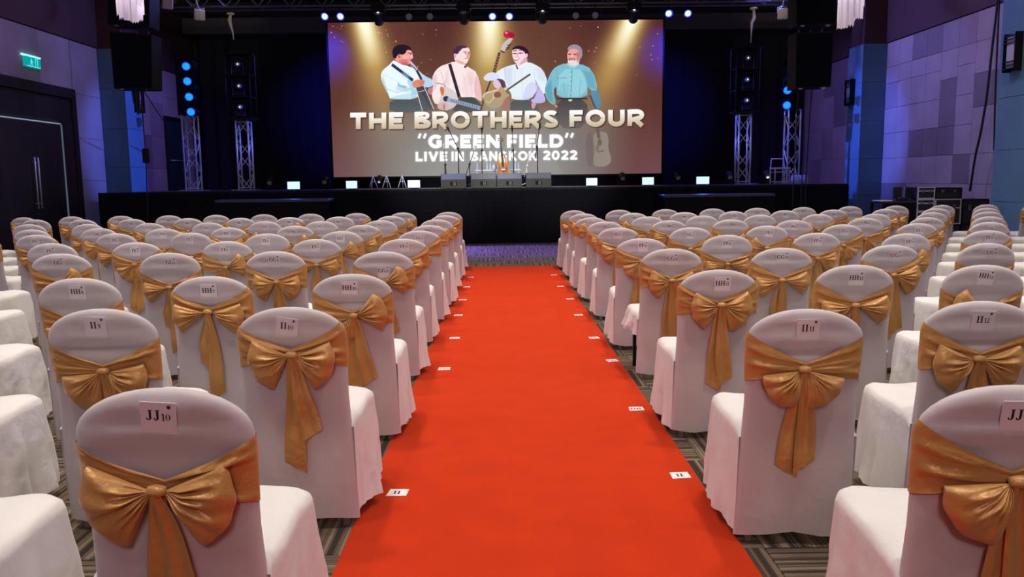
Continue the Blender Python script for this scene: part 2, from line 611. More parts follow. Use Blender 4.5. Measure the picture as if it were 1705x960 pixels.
# big double door in the left wall
def big_door():
    d = struct(bpy.data.objects.new('door_1', None))
    COL.objects.link(d)
    d.location = (-WX, 17.1, 0)
    y0, y1, zt = -1.9, 1.93, 3.55
    b = MB()
    b.bbox(-.02, .06, y1 - .16, y1, 0, zt, .01)
    b.bbox(-.02, .06, y0, y0 + .16, 0, zt, .01)
    b.bbox(-.02, .06, y0 + .16, y1 - .16, zt - .22, zt, .01)
    b.obj('door_frame', M_FRAMEWOOD, d)
    b = MB(); b.bbox(-.03, .0, y0 + .16, y1 - .16, 2.8, zt - .22, .01)
    b.obj('transom_panel', M_DARKWOOD, d)
    b = MB(); b.box(-.03, .012, y0 + .16, 1.28, 2.742, 2.760)
    b.obj('light_gap', M_GAP, d)
    b = MB(); b.box(-.03, .012, 1.303, 1.322, 0, 2.735)
    b.obj('light_gap', M_GAPDIM, d)
    b = MB(); b.bbox(-.03, .02, 1.34, y1 - .16, 0, 2.8, .01)
    b.obj('side_panel', M_DARKWOOD, d)
    for (a, c, hy) in ((y0 + .17, .12, .06), (.125, 1.285, .185)):
        b = MB(); b.bbox(-.03, .0, a, c, .01, 2.73, .008)
        lf = b.obj('door_leaf', M_DARKWOOD, d)
        b = MB()
        b.tube([(.055, hy, .95), (.055, hy, 2.0)], .016, 8)
        for z in (1.05, 1.9):
            b.tube([(0, hy, z), (.055, hy, z)], .008, 6)
        b.obj('door_handle', M_ALU, lf)


big_door()


def stage_door():
    d = struct(bpy.data.objects.new('door_2', None))
    COL.objects.link(d)
    d.location = (-WX, 24.7, 0)
    b = MB()
    for y in (-.7, .62):
        b.bbox(-.03, .04, y, y + .08, 0, 3.34, .006)
    b.bbox(-.03, .04, -.62, .62, 3.26, 3.34, .006)
    b.obj('door_frame', M_FRAMEWOOD, d)
    b = MB(); b.bbox(-.03, .0, -.62, .62, 0, 3.26, .006)
    lf = b.obj('door_leaf', M_GREENDOOR, d)
    b = MB(); b.tube([(.05, -.45, 2.1), (.05, .45, 2.1)], .02, 6)
    b.obj('push_bar', M_ALU, lf)


stage_door()


def sconce(name, label, X, y0, y1, z0, z1, sgn):
    t = thing(name, label, 'wall lamp', (X, (y0 + y1) / 2, z0))
    w, h = (y1 - y0) / 2, z1 - z0
    b = MB(); b.bbox(-.015 if sgn > 0 else -.0, .0 if sgn < 0 else 0.015, -w * .8, w * .8, 0, h, .004)
    b = MB(); b.bbox(min(0, sgn * .03), max(0, sgn * .03), -w * .8, w * .8, .02, h - .02, .004)
    b.obj('back_plate', M_BLACK, t)
    b = MB(); b.bbox(min(sgn * .03, sgn * .12), max(sgn * .03, sgn * .12), -w * .6, w * .6, .06, h - .06, .01)
    b.obj('glass_shade', M_GLASS, t)
    for y in (-w, w * .9):
        b = MB(); b.bbox(min(0, sgn * .14), max(0, sgn * .14), y, y + w * .1, 0, h, .003)
        b.obj('side_strip', M_BLACK, t)
    for z in (.05, .11, .17, h - .17, h - .11, h - .05):
        b = MB(); b.box(min(sgn * .125, sgn * .145), max(sgn * .125, sgn * .145), -w, w, z - .008, z + .008)
        b.obj('cross_bar', M_BLACK, t)
    return t


sconce('wall_sconce', 'tall black wall lamp at right edge, on the nearest teal pillar', 9.0, 14.38, 14.72, 3.18, 3.84, -1)
sconce('wall_sconce', 'black wall lamp on the blue-lit pillar right of the stage', 9.0, 21.1, 21.42, 3.2, 3.84, -1)
sconce('wall_sconce', 'black wall lamp on blue-lit pillar left of the stage, under loudspeaker', -9.0, 20.75, 21.05, 3.18, 3.80, 1)


def exit_sign():
    t = thing('exit_sign', 'small green lit emergency exit sign above the left double door', 'sign', (-WX, 17.4, 3.94))
    b = MB(); b.bbox(0, .07, -.27, .27, -.12, .08, .008)
    b.obj('housing', M_EXIT, t)
    b = MB(); b.tube([(.04, -.36, .10), (.04, .30, .10)], .022, 8)
    b.obj('tube_light', M_EXITBAR, t)
    b = MB(); b.box(.07, .073, -.25, .25, -.115, -.10)
    b.obj('border_strip', M_EXITMARK, t)
    # running figure and door outline
    b = MB()
    x = .0725
    def q(pts):
        b.add([(x, p[0], p[1]) for p in pts], [tuple(range(len(pts)))])
    q([(-.085, .045), (-.06, .045), (-.06, .02), (-.085, .02)])
    q([(-.11, .015), (-.05, .015), (-.06, -.04), (-.10, -.04)])
    q([(-.10, -.04), (-.075, -.04), (-.12, -.09), (-.14, -.08)])
    q([(-.08, -.04), (-.06, -.04), (-.03, -.09), (-.05, -.09)])
    q([(-.05, .01), (-.02, -.02), (-.03, -.03), (-.06, .0)])
    for (a, c, e, f) in ((.06, .08, -.09, .05), (.14, .16, -.09, .05), (.06, .16, .05, .065)):
        q([(a, e), (c, e), (c, f), (a, f)])
    b.obj('pictogram', M_EXITMARK, t)


exit_sign()

# ---------------------------------------------------------------- the stage
SY, SZ = 18.5, 1.24
ST = SZ + .003


def pleats(b, p0, p1, z0, z1, depth=.03, wave=.16, ny=2, mi=0, seed=0):
    """hanging pleated cloth between two floor points"""
    p0, p1 = Vector(p0), Vector(p1)
    L = (p1 - p0).length
    t = (p1 - p0) / L
    nrm = Vector((t.y, -t.x, 0))
    n = max(8, int(L / wave * 6))
    r = random.Random(seed)
    rows = []
    ph = [0.0]
    for i in range(n):
        ph.append(ph[-1] + 2 * pi / 6 * (0.75 + .5 * r.random()))
    for j in range(ny + 1):
        z = z1 + (z0 - z1) * j / ny
        k = .45 + .55 * j / ny
        rows.append([p0 + t * (L * i / n) + nrm * (depth * k * sin(ph[i])) + Vector((0, 0, z)) for i in range(n + 1)])
    b.grid(rows, mi)


def stage():
    t = thing('stage', 'long black stage with pleated black skirt below the video screen', 'stage', (0, SY, 0))
    x0, x1 = -8.96, 7.83
    b = MB(); b.bbox(x0, x1, 0.02, 7.9, SZ - .14, SZ, .012)
    b.obj('deck', M_DECK, t)
    b = MB(); b.box(x0, x1, .0, .03, SZ - .05, SZ + .004)
    b.obj('deck_edge', M_BLACK, t)
    b = MB(); pleats(b, (x0, .0, 0), (x1, .0, 0), .01, SZ - .04, .022, .22, 3, seed=3)
    b.obj('skirt', M_BLACKCLOTH, t)
    b = MB(); pleats(b, (x1 + .01, .0, 0), (x1 + .01, 7.8, 0), .01, SZ - .04, .022, .22, 2, seed=4)
    b.obj('skirt', M_BLACKCLOTH, t)
    b = MB(); b.box(x0 + .2, x1 - .2, .3, 7.7, 0, SZ - .15)
    b.obj('understructure', M_BLACK, t)


stage()


def step(label, pa, pb, Y):
    a, c = at(*pa, Y), at(*pb, Y)
    z = (a.z + c.z) / 2
    t = thing('stage_step', label, 'platform', ((a.x + c.x) / 2, Y, 0))
    w = (c.x - a.x) / 2
    b = MB(); b.bbox(-w, w, 0, SY - Y - .08, z - .06, z, .008)
    b.obj('platform_top', M_DECK, t)
    b = MB(); pleats(b, (-w, .01, 0), (w, .01, 0), .01, z - .05, .015, .2, 2, seed=9)
    b.obj('skirt', M_BLACKCLOTH, t)
    b = MB(); b.box(-w + .05, w - .05, .06, SY - Y - .1, 0, z - .06)
    b.obj('understructure', M_BLACK, t)


step('low black platform against the stage front, left of the aisle', (357, 333), (547, 331), 17.75)
step('low black platform against the stage front, right of the aisle', (1106, 324), (1291, 322), 17.75)

# black drapes behind and beside the stage
def drape(name, label, p0, p1, z0, z1, depth=.09, wave=.5, seed=1):
    b = MB(); pleats(b, p0, p1, z0, z1, depth, wave, 3, seed=seed)
    o = b.obj(name, M_DRAPE)
    tag(o, label, 'curtain')
    return o


drape('stage_drape', 'black pleated stage curtain left of the video screen', (-9.25, 26.1, 0), (-4.2, 26.1, 0), SZ + .01, 5.9, seed=5)
drape('stage_drape', 'black pleated stage curtain right of the video screen', (4.0, 26.1, 0), (9.2, 26.1, 0), SZ + .01, 5.9, seed=6)
drape('stage_drape', 'black pleated stage curtain hanging behind the video screen', (-4.2, 26.25, 0), (4.0, 26.25, 0), SZ + .01, 5.9, seed=7)
b = MB(); b.box(-9.5, 9.5, 25.6, 25.95, 5.88, 6.34)
struct(b.obj('trim_8', M_GREYBEAM))

# ---------------------------------------------------------------- the LED screen picture (numbers, no file)
SCR_Y = 22.6
S_TL, S_BR = at(545.5, 37.5, SCR_Y), at(1101, 291, SCR_Y)
SX0, SX1, SZ0, SZ1 = S_TL.x, S_BR.x, S_BR.z, (S_TL.z + at(1104, 33, SCR_Y).z) / 2
SZ0 = (at(556, 294, SCR_Y).z + at(1100, 289, SCR_Y).z) / 2
PW, PH = 1180, 540


def to_px(px, py):
    p = at(px, py, SCR_Y)
    return ((p.x - SX0) / (SX1 - SX0) * PW, (SZ1 - p.z) / (SZ1 - SZ0) * PH)


IMG = np.zeros((PH, PW, 3))
YY, XX = np.mgrid[0:PH, 0:PW]
# photograph coordinates of every picture pixel (affine is enough on the flat screen)
_a, _b, _c = to_px(600, 50), to_px(1050, 50), to_px(600, 280)
_A = np.array([[(_b[0] - _a[0]) / 450, (_c[0] - _a[0]) / 230], [(_b[1] - _a[1]) / 450, (_c[1] - _a[1]) / 230]])
_I = np.linalg.inv(_A)
PX = 600 + _I[0, 0] * (XX - _a[0]) + _I[0, 1] * (YY - _a[1])
PY = 50 + _I[1, 0] * (XX - _a[0]) + _I[1, 1] * (YY - _a[1])


def C(*c):
    return np.array(c, float) / 255


def inside(pts, x, y):
    r = np.zeros(x.shape, bool)
    n = len(pts)
    for i in range(n):
        (x0, y0), (x1, y1) = pts[i], pts[(i + 1) % n]
        if y0 == y1:
            continue
        c = (y0 > y) != (y1 > y)
        r ^= c & (x < (x1 - x0) * (y - y0) / (y1 - y0) + x0)
    return r


def cover(pts):
    """antialiased coverage of a polygon in picture pixels -> (slice, alpha)"""
    xs, ys = [p[0] for p in pts], [p[1] for p in pts]
    x0, x1 = max(0, int(min(xs)) - 1), min(PW, int(max(xs)) + 2)
    y0, y1 = max(0, int(min(ys)) - 1), min(PH, int(max(ys)) + 2)
    if x1 <= x0 or y1 <= y0:
        return None
    yy, xx = np.mgrid[y0:y1, x0:x1].astype(float)
    a = sum(inside(pts, xx + i / 3 + 1 / 6, yy + j / 3 + 1 / 6) for i in range(3) for j in range(3)) / 9.0
    return (slice(y0, y1), slice(x0, x1)), a


def paint(pts, col, alpha=1.0):
    r = cover(pts)
    if r is None:
        return
    s, a = r
    a = (a * alpha)[..., None]
    c = col if callable(col) is False else col(s)
    IMG[s] = IMG[s] * (1 - a) + c * a


def smooth_poly(pts, k=2):
    for _ in range(k):
        q = []
        for i in range(len(pts)):
            a, b = pts[i], pts[(i + 1) % len(pts)]
            q += [(a[0] * .75 + b[0] * .25, a[1] * .75 + b[1] * .25), (a[0] * .25 + b[0] * .75, a[1] * .25 + b[1] * .75)]
        pts = q
    return pts


def stroke_poly(pts, w):
    """outline polygon of a polyline, butt caps"""
    L, Rr = [], []
    n = len(pts)
    for i in range(n):
        a, b = pts[max(i - 1, 0)], pts[min(i + 1, n - 1)]
        dx, dy = b[0] - a[0], b[1] - a[1]
        l = math.hypot(dx, dy) or 1
        ww = w[i] if isinstance(w, (list, tuple)) else w
        nx, ny = -dy / l * ww / 2, dx / l * ww / 2
        L.append((pts[i][0] + nx, pts[i][1] + ny))
        Rr.append((pts[i][0] - nx, pts[i][1] - ny))
    return L + Rr[::-1]


# background: maroon corners, gold haze, grey lower middle
u = (PX - 548) / 555
v = (PY - 36) / 256
base = C(90, 46, 38) * np.ones((PH, PW, 1))
gold = np.exp(-((u - .50) / .36) ** 2) * np.clip(.25 + v * .9, 0, 1) * .9
base = base * (1 - gold[..., None]) + C(122, 98, 66) * gold[..., None]
grey = (np.clip((v - .45) / .4, 0, 1) * np.exp(-((u - .50) / .33) ** 4))[..., None]
base = base * (1 - grey) + C(140, 143, 144) * grey
plum = (np.clip((v - .55) / .4, 0, 1) * np.clip((np.abs(u - .5) - .28) / .2, 0, 1))[..., None]
base = base * (1 - .75 * plum) + C(112, 74, 84) * .75 * plum
dark = (np.exp(-((u - .33) / .07) ** 2 - (v / .3) ** 2) + np.exp(-((u - .80) / .08) ** 2 - (v / .25) ** 2)
        + np.exp(-((u - 1.0) / .05) ** 2 - (v / .35) ** 2) + np.exp(-((u - .0) / .06) ** 2 - (v / .3) ** 2))[..., None] * .5
base = base * (1 - dark) + C(70, 30, 34) * dark
IMG[:] = base


def beam(x0, y0, x1, y1, w0, w1, k=1.0):
    ax, ay = x1 - x0, y1 - y0
    L = math.hypot(ax, ay)
    t = ((PX - x0) * ax + (PY - y0) * ay) / L / L
    d = ((PX - x0) * -ay + (PY - y0) * ax) / L
    w = w0 + (w1 - w0) * np.clip(t, 0, 1.3)
    f = np.exp(-(d / w) ** 2) * np.clip(1.15 - t, 0, 1) * k
    core = np.exp(-(d / (w * .55)) ** 2) * np.clip(1 - t * 2.1, 0, 1) * k
    for f_, c in ((np.clip(f, 0, 1) * .85, C(228, 194, 104)), (np.clip(core * 1.3, 0, 1), C(255, 252, 225))):
        IMG[:] = IMG * (1 - f_[..., None]) + c * f_[..., None]


beam(602, 20, 652, 215, 21, 40, 1.15)
beam(814, 14, 816, 225, 27, 46, 1.15)
beam(1058, 16, 982, 210, 21, 40, 1.15)
rr = random.Random(4)
for (sx0, sx1, sy0, sy1, n) in ((550, 572, 40, 75, 9), (630, 662, 40, 90, 13), (700, 790, 40, 140, 9), (900, 1000, 40, 110, 12), (1060, 1100, 45, 140, 9), (690, 740, 80, 130, 4)):
    for k in range(n):
        p = to_px(rr.uniform(sx0, sx1), rr.uniform(sy0, sy1))
        r = rr.uniform(1.0, 2.4)
        paint([(p[0] + r * cos(a * pi / 4), p[1] + r * sin(a * pi / 4)) for a in range(8)], C(250, 225, 205), rr.uniform(.35, .95))


def Z(x0, y0, s):
    return lambda pts: [to_px(x0 + x / s, y0 + y / s) for x, y in pts]


def ell(cx, cy, rx, ry, n=20):
    return [(cx + rx * cos(2 * pi * i / n), cy + ry * sin(2 * pi * i / n)) for i in range(n)]


def P(z, pts, col, alpha=1.0, sm=1):
    paint(smooth_poly(z(pts), sm) if sm else z(pts), C(*col), alpha)


def S(z, pts, w, col, alpha=1.0):
    q = z(pts)
    s = math.hypot(q[1][0] - q[0][0], q[1][1] - q[0][1]) / max(1e-6, math.hypot(pts[1][0] - pts[0][0], pts[1][1] - pts[0][1]))
    paint(stroke_poly(q, w * s), C(*col), alpha)


def B(z, pts, col, alpha, r):
    m = np.zeros((PH, PW))
    c = cover(z(pts))
    m[c[0]] = c[1]
    y0, y1, x0, x1 = max(0, c[0][0].start - 3 * r), c[0][0].stop + 3 * r, max(0, c[0][1].start - 3 * r), c[0][1].stop + 3 * r
    k = m[y0:y1, x0:x1]
    for ax in (0, 1):
        acc = np.zeros_like(k)
        for i in range(-r, r + 1):
            acc += np.roll(k, i, ax) * (r + 1 - abs(i))
        k = acc / (r + 1) ** 2
    k = (k * alpha)[..., None]
    IMG[y0:y1, x0:x1] = IMG[y0:y1, x0:x1] * (1 - k) + C(*col) * k


# the four figures of the picture
z = Z(600, 60, 6.857)
P(z, [(335, 715), (655, 715), (710, 870), (330, 880)], (72, 82, 86))
P(z, [(640, 370), (735, 455), (835, 500), (828, 575), (750, 590), (690, 560), (640, 480)], (176, 214, 232))
P(z, [(375, 275), (335, 325), (258, 385), (232, 440), (243, 515), (290, 605), (328, 685), (338, 722), (655, 722), (662, 600), (690, 480), (650, 390), (560, 345), (480, 328), (420, 300)], (232, 246, 250))
P(z, [(520, 505), (600, 488), (640, 560), (650, 710), (560, 715), (585, 610)], (160, 206, 232), .85)
P(z, [(350, 690), (640, 640), (655, 722), (340, 722)], (178, 220, 232), .7)
S(z, [(430, 525), (445, 560), (520, 575)], 9, (150, 185, 205))
S(z, [(360, 325), (600, 505)], 34, (38, 48, 84))
P(z, [(630, 585), (720, 568), (838, 835), (700, 865)], (66, 72, 78), sm=0)
S(z, [(632, 590), (710, 860)], 9, (222, 224, 228))
S(z, [(722, 560), (838, 835)], 9, (222, 224, 228))
S(z, [(650, 640), (735, 620)], 8, (190, 190, 195))
S(z, [(640, 385), (700, 500)], 26, (58, 46, 60))
S(z, [(562, 295), (645, 390)], 40, (206, 186, 208))
S(z, [(545, 300), (640, 385)], 9, (60, 45, 70))
P(z, [(385, 262), (420, 195), (515, 205), (530, 150), (590, 168), (602, 250), (582, 265), (572, 300), (550, 328), (480, 322), (420, 297)], (238, 156, 146))
P(z, [(540, 165), (588, 175), (600, 245), (560, 240)], (248, 200, 194), .8)
P(z, [(440, 270), (540, 260), (548, 320), (480, 318), (425, 296)], (214, 112, 110), .7)
P(z, [(372, 232), (364, 160), (400, 110), (470, 92), (560, 112), (590, 168), (530, 152), (502, 215), (430, 205), (402, 262), (378, 245)], (30, 20, 36))
B(z, [(245, 440), (300, 600), (335, 700), (300, 640), (250, 520)], (150, 190, 210), .9, 6)
B(z, [(420, 560), (540, 580), (600, 600), (560, 640), (400, 620)], (165, 205, 222), .6, 7)
B(z, [(480, 400), (560, 420), (560, 500), (470, 470)], (178, 212, 228), .5, 8)
B(z, [(430, 520), (450, 560), (530, 580), (520, 600), (430, 570)], (120, 165, 190), .7, 3)
S(z, [(600, 660), (655, 640)], 7, (140, 180, 205))
S(z, [(375, 280), (470, 330), (540, 345)], 12, (250, 252, 255))
P(z, ell(443, 232, 17, 25), (216, 128, 122))
P(z, ell(443, 236, 8, 14), (170, 84, 86))
B(z, [(470, 300), (540, 300), (550, 326), (480, 322)], (170, 84, 84), .7, 3)
B(z, [(480, 220), (550, 210), (550, 250), (490, 260)], (250, 190, 178), .7, 5)
S(z, [(545, 192), (592, 196)], 9, (60, 30, 42))
P(z, ell(574, 209, 8, 6, 10), (50, 24, 36))
P(z, [(588, 212), (606, 246), (596, 258), (580, 250)], (240, 176, 168))
S(z, [(560, 276), (584, 272)], 7, (140, 50, 60))
for k in range(4):
    S(z, [(650 + k * 14, 630), (716 + k * 22, 850)], 2.5, (170, 170, 175), .6)
P(z, [(585, 540), (640, 492), (735, 500), (735, 545), (690, 580), (610, 592)], (226, 134, 112))
P(z, [(770, 592), (850, 580), (862, 640), (820, 680), (768, 650)], (194, 124, 142))
for k in range(3):
    S(z, [(655 + k * 8, 515 + k * 18), (728, 515 + k * 20)], 4, (180, 90, 80))
S(z, [(300, 600), (420, 645), (580, 595)], 8, (160, 198, 218), .8)
S(z, [(255, 430), (330, 470), (440, 530)], 6, (190, 220, 232), .7)
z = Z(690, 60, 6.857)
P(z, [(540, 695), (660, 688), (770, 780), (770, 870), (420, 870), (500, 750)], (64, 70, 66))
P(z, [(450, 288), (385, 315), (300, 340), (235, 400), (200, 480), (215, 600), (195, 690), (240, 790), (320, 750), (295, 640), (345, 560), (500, 700), (690, 695), (720, 720), (772, 750), (765, 620), (722, 420), (620, 355), (560, 320)], (246, 228, 226))
P(z, [(690, 480), (722, 420), (765, 620), (770, 745), (690, 690)], (232, 186, 186), .9)
P(z, [(560, 420), (690, 470), (690, 690), (530, 690)], (240, 212, 214), .7)
S(z, [(250, 535), (330, 550), (390, 610)], 9, (150, 110, 120))
S(z, [(340, 560), (365, 490)], 7, (190, 150, 155))
P(z, [(298, 600), (340, 565), (480, 635), (505, 750), (440, 830), (330, 855), (258, 805), (300, 720)], (214, 204, 204))
P(z, [(288, 570), (345, 590), (332, 690), (300, 662)], (226, 112, 62))
P(z, [(430, 850), (505, 760), (520, 700), (545, 700), (530, 780), (470, 860)], (70, 60, 64))
P(z, ell(362, 716, 34, 32), (48, 46, 60))
S(z, [(375, 722), (752, 822)], 44, (150, 166, 204))
for k in range(12):
    x = 430 + k * 26
    S(z, [(x, 722 + (x - 430) * .265), (x - 6, 752 + (x - 430) * .265)], 7, (70, 72, 90))
P(z, [(258, 780), (330, 748), (395, 785), (335, 845), (270, 835)], (226, 182, 170))
P(z, [(330, 770), (345, 770), (350, 850), (335, 850)], (150, 90, 90), .8)
S(z, [(402, 318), (512, 695)], 36, (46, 34, 46))
P(z, [(452, 245), (470, 195), (520, 175), (560, 128), (622, 128), (640, 200), (626, 262), (590, 322), (540, 322), (465, 288)], (247, 218, 212))
B(z, [(590, 190), (640, 192), (628, 262), (606, 270)], (214, 136, 148), .75, 4)
P(z, [(560, 262), (618, 250), (600, 282), (565, 285)], (250, 235, 230), .8)
P(z, [(438, 240), (444, 170), (480, 115), (560, 104), (622, 130), (520, 145), (502, 205), (460, 205), (455, 262)], (70, 40, 72))
B(z, [(205, 480), (250, 420), (260, 560), (215, 640)], (214, 186, 190), .7, 6)
B(z, [(350, 420), (390, 380), (400, 560), (360, 560)], (226, 200, 204), .6, 6)
B(z, [(600, 380), (690, 420), (680, 560), (620, 560)], (236, 196, 200), .6, 7)
for (a_, b_) in (((560, 430), (600, 690)), ((640, 460), (660, 680)), ((470, 470), (540, 640))):
    S(z, [a_, b_], 5, (214, 180, 186), .7)
S(z, [(465, 290), (545, 340), (590, 330)], 11, (255, 246, 244))
P(z, ell(464, 222, 15, 24), (240, 196, 190))
P(z, ell(465, 226, 7, 13), (190, 130, 134))
B(z, [(480, 270), (560, 300), (585, 318), (540, 322), (470, 290)], (214, 150, 150), .8, 4)
S(z, [(560, 182), (596, 178)], 8, (120, 70, 76))
S(z, [(610, 182), (634, 186)], 8, (110, 60, 70))
P(z, ell(582, 196, 8, 6, 10), (70, 40, 60))
P(z, ell(622, 198, 7, 6, 10), (70, 40, 60))
P(z, [(604, 198), (618, 236), (600, 240)], (226, 150, 152))
P(z, [(572, 262), (616, 254), (600, 276), (580, 276)], (252, 240, 238))
S(z, [(568, 260), (618, 250)], 5, (170, 70, 80))
P(z, [(560, 350), (600, 320), (600, 350), (580, 370)], (120, 60, 80))
S(z, [(300, 400), (335, 520), (330, 560)], 8, (214, 184, 188), .8)
S(z, [(700, 480), (690, 600), (700, 690)], 8, (206, 150, 154), .7)
z = Z(790, 40, 6)
P(z, [(262, 700), (350, 700), (355, 870), (262, 870)], (172, 112, 104), .8, 0)
P(z, [(362, 752), (562, 752), (642, 830), (645, 890), (352, 890)], (76, 82, 82))
P(z, ell(180, 830, 80, 60), (150, 145, 140), .7)
S(z, [(250, 285), (187, 510)], 27, (92, 54, 56))
S(z, [(172, 540), (105, 710), (62, 870)], 16, (66, 62, 60))
for k in range(7):
    S(z, [(240 - k * 8 - 8, 320 + k * 28), (240 - k * 8 + 8, 324 + k * 28)], 6, (190, 150, 140))
P(z, [(258, 270), (268, 220), (292, 185), (350, 138), (392, 138), (348, 200), (305, 275)], (196, 186, 186))
S(z, [(260, 268), (300, 285)], 14, (80, 50, 60))
for (x, y) in ((350, 215), (340, 238), (330, 256)):
    S(z, [(x - 22, y), (x + 18, y - 14)], 8, (40, 26, 36))
P(z, ell(325, 102, 35, 37), (196, 24, 56))
P(z, ell(372, 112, 28, 30), (170, 14, 48))
P(z, ell(318, 88, 14, 12), (240, 140, 160))
P(z, [(540, 378), (470, 400), (410, 398), (300, 430), (210, 480), (230, 540), (300, 560), (312, 620), (372, 700), (368, 757), (562, 757), (640, 640), (705, 720), (735, 580), (682, 450), (600, 400)], (226, 236, 244))
P(z, [(600, 575), (645, 620), (712, 735), (700, 790), (580, 792), (560, 757), (605, 740), (620, 660)], (194, 182, 234))
P(z, [(520, 600), (600, 570), (640, 640), (562, 757), (470, 757)], (204, 204, 240), .7)
P(z, [(210, 478), (130, 488), (82, 540), (118, 572), (200, 562), (262, 545)], (218, 222, 244))
P(z, [(215, 540), (300, 560), (312, 620), (270, 655), (240, 600)], (92, 60, 92))
P(z, [(180, 568), (230, 548), (272, 612), (250, 640), (200, 640)], (226, 192, 214))
P(z, [(565, 780), (622, 790), (600, 842), (575, 852)], (220, 160, 170))
P(z, [(370, 280), (392, 240), (490, 258), (522, 290), (532, 370), (500, 400), (440, 412), (392, 372)], (246, 214, 218))
P(z, [(388, 348), (452, 326), (444, 358), (405, 372)], (206, 112, 136))
S(z, [(372, 295), (490, 288)], 7, (110, 70, 96))
P(z, [(368, 262), (400, 222), (470, 213), (532, 250), (548, 310), (528, 372), (512, 300), (490, 268), (430, 245)], (50, 16, 42))
B(z, [(300, 440), (380, 430), (370, 640), (320, 600)], (196, 208, 230), .6, 7)
B(z, [(620, 420), (690, 470), (720, 580), (640, 560)], (206, 214, 236), .6, 7)
for (a_, b_) in (((470, 440), (480, 740)), ((600, 430), (600, 560)), ((410, 450), (400, 600))):
    S(z, [a_, b_], 4, (186, 196, 222), .7)
S(z, [(405, 402), (440, 430), (530, 380)], 11, (250, 252, 255))
B(z, [(500, 340), (530, 320), (530, 372), (460, 408), (440, 408)], (214, 150, 164), .8, 4)
P(z, ell(522, 312, 12, 20), (238, 190, 196))
S(z, [(385, 270), (425, 264)], 7, (90, 40, 60))
S(z, [(440, 262), (482, 262)], 7, (90, 40, 60))
P(z, ell(404, 296, 9, 7, 10), (60, 40, 70))
P(z, ell(458, 291, 9, 7, 10), (60, 40, 70))
P(z, [(420, 290), (436, 288), (440, 326), (416, 328)], (232, 180, 186))
P(z, [(396, 345), (448, 332), (436, 352), (408, 360)], (255, 246, 248))
S(z, [(415, 405), (432, 450)], 14, (70, 60, 100))
P(z, [(76, 722), (98, 682), (220, 652), (262, 602), (275, 635), (335, 652), (302, 672), (332, 700), (362, 710), (302, 742), (272, 822), (190, 852), (128, 822), (98, 772)], (178, 158, 122))
S(z, [(82, 730), (110, 690), (225, 660), (262, 612)], 12, (224, 206, 176))
S(z, [(110, 770), (150, 790), (190, 740), (190, 690), (215, 680)], 9, (226, 204, 172))
P(z, ell(230, 706, 38, 30), (142, 82, 76))
S(z, [(330, 655), (558, 500)], 17, (84, 76, 70))
S(z, [(300, 652), (380, 600)], 20, (222, 222, 220), .8)
S(z, [(608, 560), (642, 640), (592, 742)], 9, (146, 138, 198), .8)
S(z, [(300, 440), (312, 560)], 7, (180, 190, 218), .8)
z = Z(890, 60, 4.171)
P(z, [(355, 690), (400, 655), (410, 905), (358, 905)], (92, 80, 82), .8)
P(z, [(140, 640), (320, 640), (348, 800), (352, 950), (150, 950)], (112, 108, 106), .55)
P(z, [(155, 425), (366, 425), (372, 640), (148, 640)], (66, 62, 64))
P(z, [(378, 366), (442, 372), (468, 490), (425, 512)], (84, 142, 168))
P(z, [(220, 185), (150, 210), (113, 250), (72, 350), (73, 420), (118, 478), (152, 472), (130, 385), (150, 340), (156, 432), (366, 432), (370, 340), (388, 380), (445, 376), (402, 230), (312, 188), (265, 215)], (122, 186, 202))
P(z, [(165, 230), (360, 230), (358, 425), (166, 425)], (152, 210, 220), .8)
S(z, [(262, 220), (252, 430)], 5, (110, 160, 176))
for k in range(6):
    P(z, ell(256 - k, 250 + k * 32, 4, 4, 8), (90, 110, 130))
S(z, [(160, 292), (222, 290)], 5, (100, 150, 170))
S(z, [(385, 410), (425, 505)], 12, (66, 70, 100))
P(z, [(228, 112), (250, 82), (312, 90), (322, 150), (302, 190), (250, 196), (226, 160)], (234, 160, 152))
P(z, [(228, 165), (282, 172), (318, 158), (302, 204), (266, 212), (233, 196)], (228, 216, 216))
S(z, [(238, 164), (282, 164)], 10, (130, 66, 62))
S(z, [(236, 125), (300, 128)], 7, (130, 80, 90))
B(z, [(75, 360), (115, 300), (130, 470), (85, 430)], (92, 154, 176), .8, 5)
B(z, [(330, 240), (400, 250), (430, 370), (380, 360)], (96, 160, 182), .7, 5)
B(z, [(180, 330), (240, 330), (240, 425), (170, 425)], (128, 190, 204), .7, 5)
for (a_, b_) in (((200, 320), (215, 425)), ((320, 300), (310, 425)), ((150, 230), (165, 340))):
    S(z, [a_, b_], 3.5, (104, 160, 178), .8)
S(z, [(222, 190), (262, 222)], 9, (160, 214, 224))
S(z, [(310, 192), (268, 222)], 9, (160, 214, 224))
P(z, ell(322, 132, 8, 14), (222, 150, 146))
B(z, [(292, 110), (318, 110), (312, 170), (296, 186)], (190, 110, 110), .8, 3)
P(z, ell(244, 128, 5, 4, 8), (60, 36, 44))
P(z, ell(280, 128, 5, 4, 8), (60, 36, 44))
P(z, [(256, 122), (268, 122), (272, 148), (252, 149)], (242, 178, 170))
S(z, [(246, 166), (278, 166)], 4, (250, 236, 230))
S(z, [(240, 155), (284, 155)], 6, (160, 130, 130))
P(z, [(223, 102), (240, 65), (290, 55), (330, 82), (334, 142), (314, 162), (312, 100), (262, 84)], (150, 140, 152))
P(z, ell(248, 442, 14, 12), (226, 222, 216))
S(z, [(156, 434), (366, 434)], 10, (44, 40, 44))
P(z, [(130, 470), (166, 485), (150, 502)], (214, 130, 120))
P(z, [(405, 692), (430, 664), (500, 664), (516, 720), (510, 780), (540, 862), (502, 904), (430, 908), (405, 882), (418, 780)], (170, 160, 140), .95)
P(z, ell(452, 738, 15, 26), (96, 80, 70))
P(z, [(420, 780), (440, 740), (450, 790), (432, 806)], (120, 96, 86), .8)
